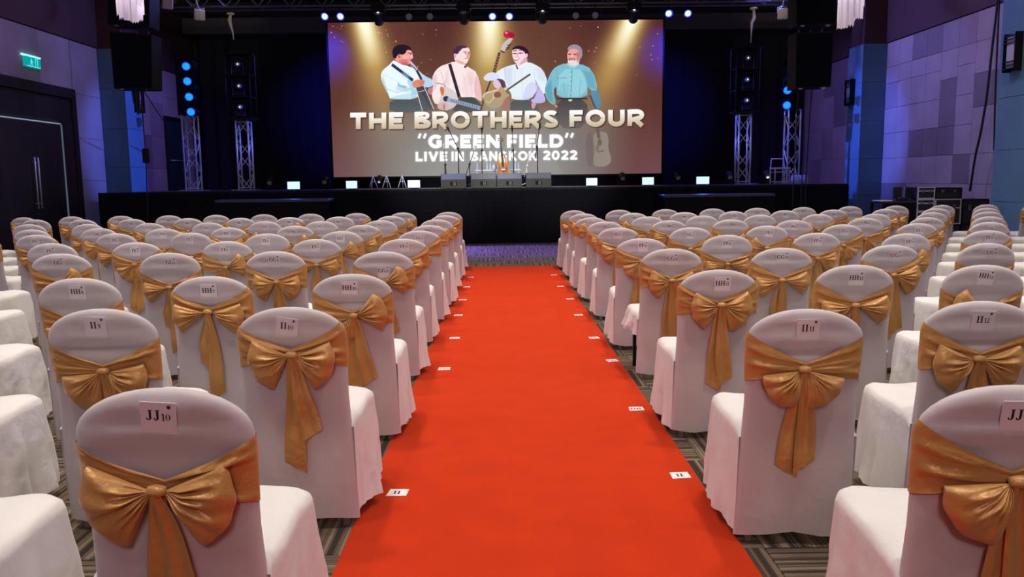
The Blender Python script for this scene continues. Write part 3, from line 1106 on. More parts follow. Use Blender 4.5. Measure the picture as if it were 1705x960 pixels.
S(z, [(440, 805), (480, 795)], 8, (90, 80, 76))
S(z, [(436, 640), (448, 710)], 22, (84, 70, 70))
# haze over the lower half
hz = (np.clip((PY - 158) / 60, 0, 1) * np.exp(-((PX - 800) / 210) ** 6))[..., None] * .62
IMG[:] = IMG * (1 - hz) + C(140, 137, 132) * hz
hz = (np.clip((PY - 150) / 55, 0, 1) * np.exp(-((PX - 1000) / 55) ** 4))[..., None] * .35
IMG[:] = IMG * (1 - hz) + C(106, 92, 92) * hz


# block capitals made of strokes in a unit box (x 0..w, y 0 bottom .. 1 top)
def arc(cx, cy, rx, ry, a0, a1, n=18):
    return [(cx + rx * cos(R(a0 + (a1 - a0) * i / n)), cy + ry * sin(R(a0 + (a1 - a0) * i / n))) for i in range(n + 1)]


def sans(ch, t):
    h = t / 2
    G_ = {
        'T': (.86, [[(0, 1 - h), (.86, 1 - h)], [(.43, 1), (.43, 0)]]),
        'H': (.92, [[(h, 0), (h, 1)], [(.92 - h, 0), (.92 - h, 1)], [(h, .5), (.92 - h, .5)]]),
        'E': (.74, [[(h, 0), (h, 1)], [(0, 1 - h), (.74, 1 - h)], [(0, .5), (.68, .5)], [(0, h), (.74, h)]]),
        'F': (.72, [[(h, 0), (h, 1)], [(0, 1 - h), (.72, 1 - h)], [(0, .48), (.66, .48)]]),
        'L': (.70, [[(h, 0), (h, 1)], [(0, h), (.70, h)]]),
        'I': (t, [[(h, 0), (h, 1)]]),
        'B': (.86, [[(h, 0), (h, 1)], [(h, 1 - h), (.5, 1 - h)] + arc(.50, .76, .24, .24 - h, 80, -80, 8) + [(h, .52)],
                    [(h, .50), (.5, .50)] + arc(.55, .27, .25, .27 - h, 80, -80, 8) + [(h, h)]]),
        'R': (.90, [[(h, 0), (h, 1)], [(h, 1 - h), (.5, 1 - h)] + arc(.54, .67, .24, .33 - h, 85, -85, 8) + [(h, .34)], [(.46, .36), (.80, 0)]]),
        'O': (1.08, [arc(.54, .5, .54 - h, .5 - h * .9, 0, 360, 36)]),
        '0': (.88, [arc(.44, .5, .44 - h, .5 - h * .9, 0, 360, 32)]),
        'U': (.90, [[(h, 1), (h, .42)] + arc(.45, .40, .45 - h, .40 - h * .9, 180, 360, 14) + [(.9 - h, 1)]]),
        'S': (.82, [arc(.42, .73, .36 - h * .5, .27 - h * .9, 25, 230, 14) + arc(.40, .27, .38 - h * .6, .27 - h * .9, 60, -155, 14)]),
        'G': (1.0, [arc(.52, .5, .52 - h, .5 - h * .9, 40, 330, 26), [(.92 - h, .08), (.92 - h, .52)], [(.56, .46), (.92, .46)]]),
        'N': (.94, [[(h, 0), (h, 1)], [(.94 - h, 0), (.94 - h, 1)], [(h, 1 - h * .4), (.94 - h, h * .4)]]),
        'D': (.96, [[(h, 0), (h, 1)], [(h, 1 - h), (.44, 1 - h)] + arc(.46, .5, .50 - h, .5 - h, 88, -88, 16) + [(h, h)]]),
        'V': (.98, [[(h * .9, 1), (.49, 0)], [(.98 - h * .9, 1), (.49, 0)]]),
        'A': (1.0, [[(.5, 1), (h * .9, 0)], [(.5, 1), (1 - h * .9, 0)], [(.2, .28), (.8, .28)]]),
        'K': (.92, [[(h, 0), (h, 1)], [(h, .42), (.78, 1)], [(.34, .60), (.84, 0)]]),
        '2': (.82, [arc(.40, .69, .36 - h * .5, .31 - h * .9, 165, -35, 16) + [(.10, h)], [(.04, h), (.82, h)]]),
        '"': (.62, [[(.20, 1.08), (.08, .72)], [(.54, 1.08), (.42, .72)]]),
    }
    return G_[ch]


def word_polys(txt, x0, x1, yb0, yb1, hgt, t=.25, gap=.14):
    """polygons of a word between photo x0..x1, baseline yb0..yb1"""
    ws = [sans(c, t)[0] for c in txt]
    tot = sum(ws) + gap * (len(txt) - 1)
    k = (x1 - x0) / tot
    out = []
    x = 0
    for c, w in zip(txt, ws):
        for st in sans(c, t)[1]:
            poly = stroke_poly([(p[0] + x, p[1] * hgt / k) for p in st], t * .98)
            out.append([(x0 + px * k, yb0 + (yb1 - yb0) * (px / tot) - py * k) for px, py in poly])
        x += w + gap
    return out


def text_mask(words):
    m = np.zeros((PH, PW))
    for wd in words:
        for poly in word_polys(*wd):
            r = cover([to_px(*p) for p in poly])
            if r:
                m[r[0]] = np.maximum(m[r[0]], r[1])
    return m


def shift(m, dx, dy):
    o = np.zeros_like(m)
    o[max(0, dy):PH + min(0, dy), max(0, dx):PW + min(0, dx)] = m[max(0, -dy):PH - max(0, dy), max(0, -dx):PW - max(0, dx)]
    return o


def blur(m, r):
    for ax in (0, 1):
        acc = np.zeros_like(m)
        for k in range(-r, r + 1):
            acc += np.roll(m, k, ax) * (r + 1 - abs(k))
        m = acc / (r + 1) ** 2
    return m


def lay(m, col):
    IMG[:] = IMG * (1 - m[..., None]) + col * m[..., None]


m1 = text_mask([('THE', 583, 671, 215, 214, 27, .26), ('BROTHERS', 690, 929, 214, 212, 28, .26), ('FOUR', 948, 1072.5, 211, 209.5, 27.5, .26)])
lay(np.clip(blur(np.maximum(shift(m1, 4, 4), shift(m1, 2, 3)), 3), 0, 1) * .75, C(52, 40, 34))
gv = np.clip((PY - (188 - (PX - 583) * .0115)) / 26, 0, 1)[..., None]
lay(m1, C(255, 253, 248) * (1 - gv) + C(198, 178, 146) * gv)
m2 = text_mask([('"', 695, 711, 246, 246, 22, .16), ('GREEN', 713, 832, 246.5, 246, 22, .27), ('FIELD', 844, 938, 246, 245.5, 22, .27), ('"', 940, 956, 245, 245, 22, .16)])
m3 = text_mask([('LIVE', 691.8, 745, 268.5, 268, 16, .27), ('IN', 751.5, 772.5, 268, 268, 16, .27), ('BANGKOK', 783, 894, 268, 267, 16, .27), ('2022', 904, 961, 266.5, 266, 16, .27)])
for m in (m2, m3):
    lay(np.clip(blur(m, 7) * 1.5, 0, 1) * .55, C(225, 225, 225))
    lay(np.clip(blur(m, 2) * 1.1, 0, 1) * .5, C(60, 58, 56))
    lay(m, C(255, 255, 255))
img = bpy.data.images.new('screen_picture', PW, PH, alpha=False)
buf = np.ones((PH, PW, 4), np.float32)
buf[..., :3] = np.clip(IMG[::-1], 0, 1)
img.pixels.foreach_set(buf.ravel())
img.update()
img.pack()


def led_screen():
    w, h = SX1 - SX0, SZ1 - SZ0
    t = thing('video_screen', 'large lit video wall showing four men and white show title', 'screen', ((SX0 + SX1) / 2, SCR_Y, ST))
    zb = SZ0 - ST
    m = bpy.data.materials.new('led_picture')
    m.use_nodes = True
    nt = m.node_tree
    b = nt.nodes['Principled BSDF']
    b.inputs['Base Color'].default_value = (.01, .01, .01, 1)
    b.inputs['Roughness'].default_value = .5
    ti = nt.nodes.new('ShaderNodeTexImage')
    ti.image = img
    ti.extension = 'EXTEND'
    uv = nt.nodes.new('ShaderNodeUVMap')
    nt.links.new(uv.outputs[0], ti.inputs['Vector'])
    nt.links.new(ti.outputs['Color'], b.inputs['Emission Color'])
    b.inputs['Emission Strength'].default_value = 1.05
    bm_ = MB()
    bm_.add([(-w / 2, -.002, zb), (w / 2, -.002, zb), (w / 2, -.002, zb + h), (-w / 2, -.002, zb + h)], [(0, 1, 2, 3)])
    me = bm_.mesh('picture_surface', m)
    lay_ = me.uv_layers.new(name='UVMap')
    lay_.data.foreach_set('uv', [0, 0, 1, 0, 1, 1, 0, 1])
    link('picture_surface', me, t)
    b = MB()
    b.box(-w / 2 - .05, w / 2 + .05, 0, .14, zb - .05, zb + h + .05)
    b.obj('cabinet_frame', M_BLACK, t)
    b = MB()
    b.box(-w / 2 - .05, w / 2 + .05, .05, .5, .0, zb - .05)
    b.obj('base_frame', M_BLACKCLOTH, t)


led_screen()

# ---------------------------------------------------------------- truss work
def brace_mesh(a, b, r=.012):
    m = MB(); m.tube([a, b], r, 5)
    return m


def vertical_truss(name, label, xc, Y, z0, z1, w=.30, cover_z=None):
    t = thing(name, label, 'truss tower', (xc, Y, z0))
    h = z1 - z0
    b = MB(); b.bbox(-.30, .30, -.30, .30, 0, .015, .004)
    b.obj('base_plate', M_ALU, t)
    k = w / 2
    ch = MB(); ch.tube([(0, 0, .015), (0, 0, h)], .025, 8)
    cm = ch.mesh('chord', M_ALU)
    for sx in (-k, k):
        for sy in (-k, k):
            link('chord', cm, t, (sx, sy, 0))
    n = max(3, int(round(h / .42)))
    s = h / n
    b1 = brace_mesh((-k, 0, .03), (k, 0, s - .02)).mesh('brace', M_ALU)
    b2 = brace_mesh((k, 0, .03), (-k, 0, s - .02)).mesh('brace', M_ALU)
    hb = brace_mesh((-k, 0, 0), (k, 0, 0)).mesh('cross_bar', M_ALU)
    for i in range(n):
        z = s * i
        for j in range(4):
            a = j * pi / 2
            o = link('brace', b1 if (i + j) % 2 else b2, t, (k * sin(a), -k * cos(a), z), (0, 0, a))
    for z in (.06, h - .03):
        for j in range(4):
            a = j * pi / 2
            link('cross_bar', hb, t, (k * sin(a), -k * cos(a), z), (0, 0, a))
    b = MB(); b.bbox(-k - .12, k + .12, -k - .12, k + .12, h, h + .025, .004)
    b.obj('top_plate', M_BLACK, t)
    if cover_z:
        b = MB()
        q = .21
        b.loft([[(x, y, z) for x, y in ((-q, -q), (q, -q), (q, q), (-q, q))] for z in (cover_z - z0, h - .03)], True, True, False)
        b.obj('cloth_cover', M_BLACKCLOTH, t)
    return t


TY = 21.4
def tower_x(px, py):
    return at(px, py, TY).x


zL2 = at(406, 201, TY).z
zR1 = at(1237, 190, TY).z
vertical_truss('truss_tower', 'silver truss tower left of screen, carrying the rack of moving lights', tower_x(408, 260), TY, ST, zL2)
vertical_truss('truss_tower', 'silver truss tower right of screen, carrying the rack of moving lights', tower_x(1237, 250), TY, ST, zR1)
zL1 = at(300, 98, TY).z
vertical_truss('truss_tower', 'silver truss tower at far left of stage, beside dark green door', tower_x(320, 260), TY, ST, zL1, cover_z=at(318, 192, TY).z)
zR2 = at(1312, 100, TY).z
vertical_truss('truss_tower', 'silver truss tower at far right of stage, behind silver metal chair', tower_x(1318, 250), TY, ST, zR2, cover_z=at(1318, 182, TY).z)


def rack(label, xc, z0, z1):
    t = thing('light_rack', label, 'rack', (xc, TY, z0 + .025))
    h = z1 - z0
    for sx in (-.3, .3):
        for sy in (-.25, .25):
            b = MB(); b.tube([(sx, sy, 0), (sx, sy, h)], .022, 6)
            b.obj('upright', M_BLACK, t)
    for z in (.02, h * .34, h * .67, h):
        b = MB()
        b.bbox(-.33, .33, -.27, .27, z - .02, z + .015, .004)
        b.obj('shelf', M_BLACK, t)
    return t


zL2t, zR1t = at(402, 92, TY).z, at(1240, 82, TY).z
rack('black rack of three moving lights on the left truss tower', tower_x(407, 260), zL2, zL2t)
rack('black rack of three moving lights on the right truss tower', tower_x(1238, 250), zR1, zR1t)


def moving_head(label, loc, rz=0.0, tilt=0.0, lit=None, group=None, s=1.0, hang=False):
    t = thing('moving_head_light', label, 'stage light', loc, rz, group)
    g = -1 if hang else 1
    b = MB(); b.bbox(-.16 * s, .16 * s, -.14 * s, .14 * s, min(0, g * .12 * s), max(0, g * .12 * s), .015)
    b.obj('base', M_BLACK, t)
    b = MB()
    b.bbox(-.15 * s, .15 * s, -.04 * s, .04 * s, min(g * .12 * s, g * .17 * s), max(g * .12 * s, g * .17 * s), .008)
    for sx in (-.15, .13):
        b.bbox(sx * s, (sx + .025) * s, -.05 * s, .05 * s, min(g * .13 * s, g * .36 * s), max(g * .13 * s, g * .36 * s), .006)
    b.obj('yoke', M_BLACK, t)
    b = MB()
    b.lathe([(.07 * s, .14 * s), (.105 * s, .10 * s), (.11 * s, -.02 * s), (.085 * s, -.12 * s), (.09 * s, -.15 * s)], 14, (0, 0, 0), 'y')
    hd = b.obj('head', M_CASE, t, (0, 0, g * .30 * s))
    hd.rotation_euler = (tilt, 0, 0)
    b = MB(); b.lathe([(.078 * s, -.152 * s), (.06 * s, -.160 * s)], 14, (0, 0, 0), 'y')
    b.obj('lens', M_DIMLENS, hd)
    if lit:
        b = MB(); b.lathe([(lit, -.171 * s), (lit * .8, -.166 * s)], 10, (0.0, 0, .0), 'y')
        b.obj('lit_led', M_BLUELENS, hd)
    return t


G_RL, G_RR = 'moving lights in the left rack', 'moving lights in the right rack'
names = ('top', 'middle', 'bottom')
for i in range(3):
    h = (zL2t - zL2)
    moving_head('small blue-lit moving light in the left rack, %s shelf' % names[i], (tower_x(405, 260), TY - .02, zL2 + .062 + h * (.67, .34, .02)[i]), .2, .0, .019, G_RL, .8)
    h = (zR1t - zR1)
    moving_head('small blue-lit moving light in the right rack, %s shelf' % names[i], (tower_x(1241, 250), TY - .02, zR1 + .062 + h * (.67, .34, .02)[i]), -.2, .0, .019, G_RR, .8)


def par(label, loc, target, lens, group=None, r=.10, top=None, name='par_light', arm=None):
    """short can light with a yoke; arm: point it is clamped to"""
    t = thing(name, label, 'stage light', loc, 0, group)
    d = (Vector(target) - Vector(loc)).normalized()
    q = d.to_track_quat('-Y', 'Z').to_euler()
    b = MB(); b.lathe([(r * .5, .17), (r * .85, .13), (r * 1.04, .02), (r * 1.08, -.06), (r * 1.02, -.06), (r * .98, -.02)], 16, (0, 0, 0), 'y', caps=False)
    b.lathe([(r * .5, .17), (.001, .172)], 16, (0, 0, 0), 'y', caps=False)
    c = b.obj('housing', M_BLACK, t)
    c.rotation_euler = q
    b = MB()
    b.lathe([(r * .72, -.027), (r * .4, -.032), (.002, -.034)], 16, (0, 0, 0), 'y', caps=False)
    if lens is M_BLUELENS:
        b2 = MB(); b2.lathe([(r * .99, -.02), (r * .72, -.027)], 16, (0, 0, 0), 'y', caps=False)
        b2.obj('lens_halo', M_BLUEHALO, c)
    elif lens is M_CYANLENS:
        b2 = MB(); b2.lathe([(r * .99, -.02), (r * .72, -.027)], 16, (0, 0, 0), 'y', caps=False)
        b2.obj('lens_halo', M_BLUEHALO, c)
    else:
        b.lathe([(r * .97, -.02), (r * .72, -.027)], 16, (0, 0, 0), 'y', caps=False)
    b.obj('lens', lens, c)
    b = MB()
    up = Vector(arm) - Vector(loc) if arm else Vector((0, 0, .24))
    mid = up * .55
    for s in (-1, 1):
        b.tube([Vector((s * r * 1.15, 0, 0)), Vector((s * r * 1.15, 0, 0)) + mid * .7, mid], .009, 6)
    b.tube([mid, up], .014, 6)
    b.obj('yoke', M_BLACK, t)
    return t


# the long roof truss
ZT = at(850, 9.5, 21.0).z


def roof_truss():
    x0, x1 = -8.6, 8.6
    t = thing('roof_truss', 'long silver box truss above the stage, carrying the lights', 'truss', (0, 21.0, ZT))
    k = .2
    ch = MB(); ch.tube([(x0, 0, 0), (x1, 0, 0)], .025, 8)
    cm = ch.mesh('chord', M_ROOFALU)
    for y in (-k, k):
        for z in (0, 2 * k):
            link('chord', cm, t, (0, y, z))
    n = 44
    s = (x1 - x0) / n
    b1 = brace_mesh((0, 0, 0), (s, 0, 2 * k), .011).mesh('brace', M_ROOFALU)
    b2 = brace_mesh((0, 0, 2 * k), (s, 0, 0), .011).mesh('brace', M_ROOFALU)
    for i in range(n):
        for y in (-k, k):
            link('brace', b1 if i % 2 else b2, t, (x0 + s * i, y, 0))
    for i in range(5):
        b = MB(); b.tube([(x0 + .4 + i * (x1 - x0 - .8) / 4, 0, .3), (x0 + .4 + i * (x1 - x0 - .8) / 4, 0, CEIL - ZT - .005)], .008, 5)
        b.obj('suspension_cable', M_CABLE, t)


roof_truss()
TRY = 20.8
pl = [(541, 27, 'lit blue can light over the left screen corner, outer of two'), (567, 27, 'lit blue can light over the left screen corner, inner of two'),
      (820, 27, 'lit blue can light over screen centre, left of two'), (848, 27, 'lit blue can light over screen centre, right of two'),
      (1113, 22, 'lit blue can light over the right screen corner, inner of two'), (1145, 22, 'lit blue can light over the right screen corner, outer of two')]
for (x, y, lb) in pl:
    p = at(x, y, TRY)
    par(lb, p, p + Vector((0, -1, -.45)), M_BLUELENS, 'lit blue can lights on the truss', .095, arm=(p.x, TRY, ZT - .02))
pd = [(681, 28, 'unlit grey can light over the screen, left of left pair'), (716, 27.5, 'unlit grey can light over the screen, right of left pair'),
      (958.5, 26, 'unlit grey can light over the screen, left of right pair'), (991, 25.5, 'unlit grey can light over the screen, right of right pair')]
for (x, y, lb) in pd:
    p = at(x, y, TRY)
    par(lb, p, p + Vector((0, -1, -.25)), M_DIMLENS, 'unlit can lights on the truss', .085, arm=(p.x, TRY, ZT - .02))
for (x, lb) in ((630, 'black moving light hanging over the left golden beam'), (772, 'black moving light hanging just left of screen centre'),
                (903, 'black moving light hanging just right of screen centre'), (1055, 'black moving light hanging over the right golden beam')):
    p = at(x, 12, 20.75)
    moving_head(lb, (p.x, 20.75, ZT - .025), 0, -.9, .03 if x != 772 else None, 'moving lights hanging from the truss', 1.05, True)

# blue can lights up the side towers
for i, (x, y) in enumerate(((310, 110), (312, 135), (315, 161), (318, 186))):
    Yp = TY - .52
    p = at(x, y, Yp)
    par('bright blue can light on the far left tower, %s of four' % ('topmost', 'second', 'third', 'lowest')[i], p, (p.x + 3.2, 8, 0.5), M_CYANLENS,
        'blue can lights on the far left tower', .10, arm=(p.x + .05, TY - .21, p.z + .12))
for i, (x, y) in enumerate(((1311, 150), (1310, 175))):
    Yp = TY - .52
    p = at(x, y, Yp)
    par('bright blue can light on the far right tower, %s of two' % ('upper', 'lower')[i], p, (p.x - 3.0, 8, 0.5), M_CYANLENS,
        'blue can lights on the far right tower', .10, arm=(p.x, TY - .21, p.z + .12))

# pipes with spotlights beside the stage
def pipe(label, x0, x1, Y, z):
    t = thing('lighting_pipe', label, 'pipe', ((x0 + x1) / 2, Y, z))
    b = MB(); b.tube([(x0 - (x0 + x1) / 2, 0, 0), (x1 - (x0 + x1) / 2, 0, 0)], .025, 8)
    b.obj('pipe', M_BLACK, t)
    for x in (x0 + .3, x1 - .3):
        b = MB(); b.tube([(x - (x0 + x1) / 2, 0, 0), (x - (x0 + x1) / 2, 0, CEIL - z - .005)], .015, 6)
        b.obj('hanger', M_BLACK, t)


PY_ = 19.2
zp = at(320, -14, PY_).z
pipe('black pipe hung above left loudspeakers, holding cream spotlights', -8.4, -5.4, PY_, zp)
pipe('black pipe hung above right loudspeakers, holding cream spotlights', 5.2, 8.2, PY_, zp)


def spotlight(label, px, py, tgt, arm_px, s=1.0):
    p = at(px, py, PY_)
    t = thing('stage_spotlight', label, 'stage light', p, 0, 'cream spotlights on the side pipes')
    q = (Vector(tgt) - p).normalized().to_track_quat('-Y', 'Z').to_euler()
    b = MB(); b.lathe([(.06 * s, .26 * s), (.085 * s, .22 * s), (.10 * s, .0), (.085 * s, -.08 * s)], 14, (0, 0, 0), 'y')
    c = b.obj('barrel', M_CASE, t)
    c.rotation_euler = q
    b = MB(); b.bbox(-.12 * s, .12 * s, -.18 * s, -.081 * s, -.12 * s, .12 * s, .02)
    b.obj('front_filter', M_CREAM, c)
    b = MB(); b.tube([(.0, .02, .11 * s), (.11 * s, .04, .12 * s), (.11 * s, .05, .0)], .012, 6)
    b.tube([(.0, .02, .11 * s), (-.11 * s, .04, .12 * s), (-.11 * s, .05, .0)], .012, 6)
    top = at(arm_px, 0, PY_)
    b.tube([(0, .02, .11 * s), (top.x - p.x, 0, zp - .029 - p.z)], .014, 6)
    b.obj('yoke', M_ALU, t)


spotlight('cream-fronted spotlight at top edge above left loudspeaker', 277, 3, (-3, 12, 1), 277, .95)
spotlight('cream-fronted spotlight on silver yoke, second from left loudspeaker', 331, 22, (-3.2, 12, 1), 323, .95)
spotlight('cream-fronted spotlight beside the upper right loudspeaker', 1303, 20, (4.4, 12, 1), 1308, .95)


def hanging_bracket(label, pts, Y):
    t = thing('lamp_bracket', label, 'bracket', at(*pts[0], Y))
    o = at(*pts[0], Y)
    b = MB()
    b.tube([at(*p, Y) - o for p in pts], [.03, .05, .04, .018, .012][:len(pts)], 8)
    b.obj('arm', M_CREAM, t)
    b = MB(); b.lathe([(.02, 0), (.10, .01), (.09, .05), (.02, .06)], 10, (0, 0, 0))
    b.obj('cap', M_CREAM, t)
    b = MB(); b.tube([(0, 0, .05), (0, 0, CEIL - o.z - .005)], .01, 6)
    b.obj('hanger', M_BLACK, t)


hanging_bracket('bright cream lamp bracket hanging over the left light rack', [(384, 25), (382, 33), (384, 42), (388, 56), (389, 66)], 21.2)
hanging_bracket('bright cream lamp bracket hanging over the right light rack', [(1255, 16), (1256, 30), (1252, 38), (1251, 54), (1250, 72)], 21.2)

# ---------------------------------------------------------------- flown loudspeakers
SPY = 17.5


def flown(label, pts, depth, group):
    """pts: photo corners top-left, top-right, bottom-right, bottom-left"""
    P4 = [at(*p, SPY) for p in pts]
    c = (P4[2] + P4[3]) / 2
    t = thing('flown_loudspeaker', label, 'loudspeaker', c, 0, group)
    L = [p - c for p in P4]
    b = MB()
    b.prism([(p.x, p.z) for p in (L[3], L[2], L[1], L[0])], 0, depth)
    b.obj('cabinet', M_BLACK, t)
    b = MB()
    ins = [(p.x * .94, (p.z - .55) * .94 + .55) for p in (L[3], L[2], L[1], L[0])]
    b.prism(ins, -.015, .001)
    b.obj('grille', M_GRILLE, t)
    w = (L[2].x - L[3].x)
    for f in (.18, .82):
        b = MB(); b.lathe([(.0, -.03), (.05, -.03), (.055, .0), (.05, .02), (.0, .02)], 12, (L[3].x + w * f, .06, L[3].z + .03), 'y', caps=False)
        b.obj('rubber_foot', M_CREAM, t)
    return t, P4


def cluster(side, low, up, word):
    tl, Pl = flown('lower black loudspeaker box hanging %s of the stage' % word, low, .5, 'flown loudspeakers ' + word)
    tu, Pu = flown('upper black loudspeaker box hanging %s of the stage' % word, up, .5, 'flown loudspeakers ' + word)
    rg = thing('rigging_frame', 'black rigging bars joining the two loudspeakers %s of the stage' % word, 'rigging', Pl[3].lerp(Pl[2], .5))
    for f in (.2, .5, .8):
        a = Pl[0].lerp(Pl[1], f)
        c = Pu[3].lerp(Pu[2], f)
        b = MB(); b.tube([a + Vector((0, .3, .025)) - Pl[3].lerp(Pl[2], .5), c + Vector((0, .3, -.025)) - Pl[3].lerp(Pl[2], .5)], .02, 6)
        b.obj('rigging_bar', M_STEEL, rg)
    for f in (.25, .75):
        a = Pu[0].lerp(Pu[1], f)
        o = Pu[3].lerp(Pu[2], .5)
        b = MB(); b.tube([a + Vector((0, .35, 0)) - o, Vector((a.x, a.y + .35, CEIL - .005)) - o], .012, 6)
        b.obj('suspension_cable', M_CABLE, tu)


cluster(-1, [(182, 52), (252, 57), (254, 148), (190, 147)], [(179, -45), (249, -40), (249, 44), (179, 41)], 'left')
cluster(1, [(1326, 54), (1389, 52), (1383, 144), (1324, 147)], [(1326, -48), (1395, -50), (1392, 40), (1326, 42)], 'right')

# organza chandeliers at the top edge
def chandelier(label, px, pb, wpx, drops, Y=12.0):
    c = at(px, 0, Y)
    t = thing('organza_chandelier', label, 'chandelier', (c.x, Y, CEIL - .003))
    r = wpx / F_PX * Y / 2
    b = MB(); b.tube([(0, 0, 0), (0, 0, -1.2)], .012, 6)
    b.obj('rod', M_STEEL, t)
    b = MB(); b.lathe([(r, -1.2), (r * 1.03, -1.2), (r * 1.03, -1.24), (r, -1.24)], 24, caps=False)
    b.lathe([(.0, -1.19), (r, -1.2)], 24, caps=False)
    b.obj('ring', M_STEEL, t)
    n = len(drops)
    for k, (a, yb) in enumerate(drops):
        zb = at(px, yb, Y).z - CEIL
        rows = []
        da = R(34)
        for j in range(7):
            z = -1.22 + (zb + 1.22) * j / 6
            rr_ = r * (1 + .02 * sin(j * 1.3 + k)) * (1 - .10 * j / 6)
            rows.append([(rr_ * sin(R(a) + da * (i / 6 - .5)) * (1 + .02 * sin(i * 2.1)), -rr_ * cos(R(a) + da * (i / 6 - .5)), z + .02 * sin(i * 3 + k) * (j == 6)) for i in range(7)])
        b = MB(); b.grid(rows)
        b.obj('hanging_strip', M_FABSTRIP, t)
    d = bpy.data.lights.new('chandelier_fill', 'POINT')  # added point light that makes the strips glow from inside
    d.energy, d.color, d.shadow_soft_size = 34, (0.92, 0.80, 1.0), .06
    o = bpy.data.objects.new('chandelier_fill', d)
    COL.objects.link(o)
    o.location = (c.x, Y, CEIL - 2.5)


chandelier('ragged white organza chandelier hanging at top left', 216, 38, 44,
           [(-75, 12), (-48, 27), (-20, 34), (10, 37), (38, 39), (66, 12), (95, 5), (125, 22), (155, 30), (185, 33), (215, 30), (250, 20)])
chandelier('ragged white organza chandelier hanging at top right', 1417, 48, 44,
           [(-75, 47), (-48, 49), (-22, 46), (6, 34), (34, 34), (62, 12), (90, 5), (120, 20), (150, 30), (180, 40), (215, 44), (250, 46)])

# ---------------------------------------------------------------- things on the stage
def flood(label, px, w):
    Y = SY + .32
    p = at(px, 310, Y)
    t = thing('flood_light', label, 'stage light', (p.x, Y, ST), 0, 'blue flood lights along the stage edge')
    ww = w / F_PX * Y / 2
    b = MB(); b.bbox(-ww * .5, ww * .5, -.05, .07, 0, .02, .004)
    b.obj('bracket', M_BLACK, t)
    b = MB(); b.bbox(-ww - .01, ww + .01, -.03, .05, .015, .205, .008)
    h = b.obj('housing', M_BLACK, t)
    b = MB(); b.box(-ww, ww, -.036, -.029, .03, .195)
    b.obj('lit_panel', M_FLOOD, h)
    lt = area('flood_glow', (p.x, Y - .06, SZ + .12), (p.x, Y - 3, SZ - .25), 7, (0.03, 0.12, 1.0), .16, 170)
    lt = area('flood_glow', (p.x, Y + .02, SZ + .24), (p.x, Y - .25, SZ), 1.6, (0.03, 0.12, 1.0), .10, 180)
    b = MB()
    for s in (-1, 1):
        b.box(s * ww * .6 - .008, s * ww * .6 + .008, .05, .07, .0, .18)
    b.obj('stand_leg', M_BLACK, t)


wl = ('far left', 'second from left', 'third from left, beside white stands', 'third from right, beside the monitors', 'second from right', 'far right')
for i, (x, w) in enumerate(((489.5, 20), (586, 18), (689.5, 20), (985, 18), (1078.5, 19), (1169.5, 21))):
    flood('bright blue-white flood panel on stage edge, %s' % wl[i], x, w)

for (x, lb, lit) in ((450, 'small dark moving light on stage floor, farthest left', None), (541, 'small dark moving light on stage floor by left screen corner', None),
                (632, 'small dark moving light behind the white guitar stands', .02), (1036, 'small dark moving light on stage floor under screen, right', None),
                (1128, 'small dark moving light on floor by right screen corner', None), (1214, 'small dark moving light beside right truss tower', None),
                (1276, 'small dark moving light beside the silver chair, tiny white lamp', .03)):
    p = at(x, 300, 21.0 if x > 1200 else 22.0)
    moving_head(lb, (p.x, p.y, ST), 0, .6, lit, 'moving lights on the stage floor', .78)


def wedge(label, x0, x1):
    Y = SY + .35
    a, c = at(x0, 304, Y), at(x1, 304, Y)
    w = (c.x - a.x) / 2
    t = thing('monitor_wedge', label, 'loudspeaker', ((a.x + c.x) / 2, Y, ST), 0, 'monitor wedges at the stage edge')
    b = MB()
    prof = [(0, 0), (.0, .19), (.10, .33), (.16, .33), (.40, .12), (.40, 0)]
    b.loft([[(x, y, z) for y, z in prof] for x in (-w, w)], True, True, False)
    b.obj('cabinet', M_WEDGE, t)
    b = MB()
    n = Vector((0, -.14, .10)).normalized() * .004
    b.add([Vector((s * (w - .015), y, z)) + n for s, y, z in ((-1, .008, .2), (1, .008, .2), (1, .094, .322), (-1, .094, .322))], [(0, 1, 2, 3)])
    b.obj('back_slope', M_SLOPE, t)
    b = MB(); b.box(-.075, .075, -.004, .0, .06, .15)
    hp = b.obj('connector_plate', M_BLACK, t)
    b = MB(); b.box(-.005, .02, -.008, -.004, .065, .145); b.box(.035, .05, -.008, -.004, .065, .145)
    b.obj('socket', M_STEEL, hp)
    b = MB(); b.loft([[(x, .395 + .01, .02), (x, .17, .315)] for x in (-w + .02, w - .02)], close=False, smooth=False)


for (x0, x1, lb) in ((734, 776, 'black monitor wedge on stage edge, first from left'), (784, 826, 'black monitor wedge on stage edge, second from left'),
                     (827.5, 869, 'black monitor wedge on stage edge, third from left'), (876, 918, 'black monitor wedge on stage edge, first from right')):
    wedge(lb, x0, x1)


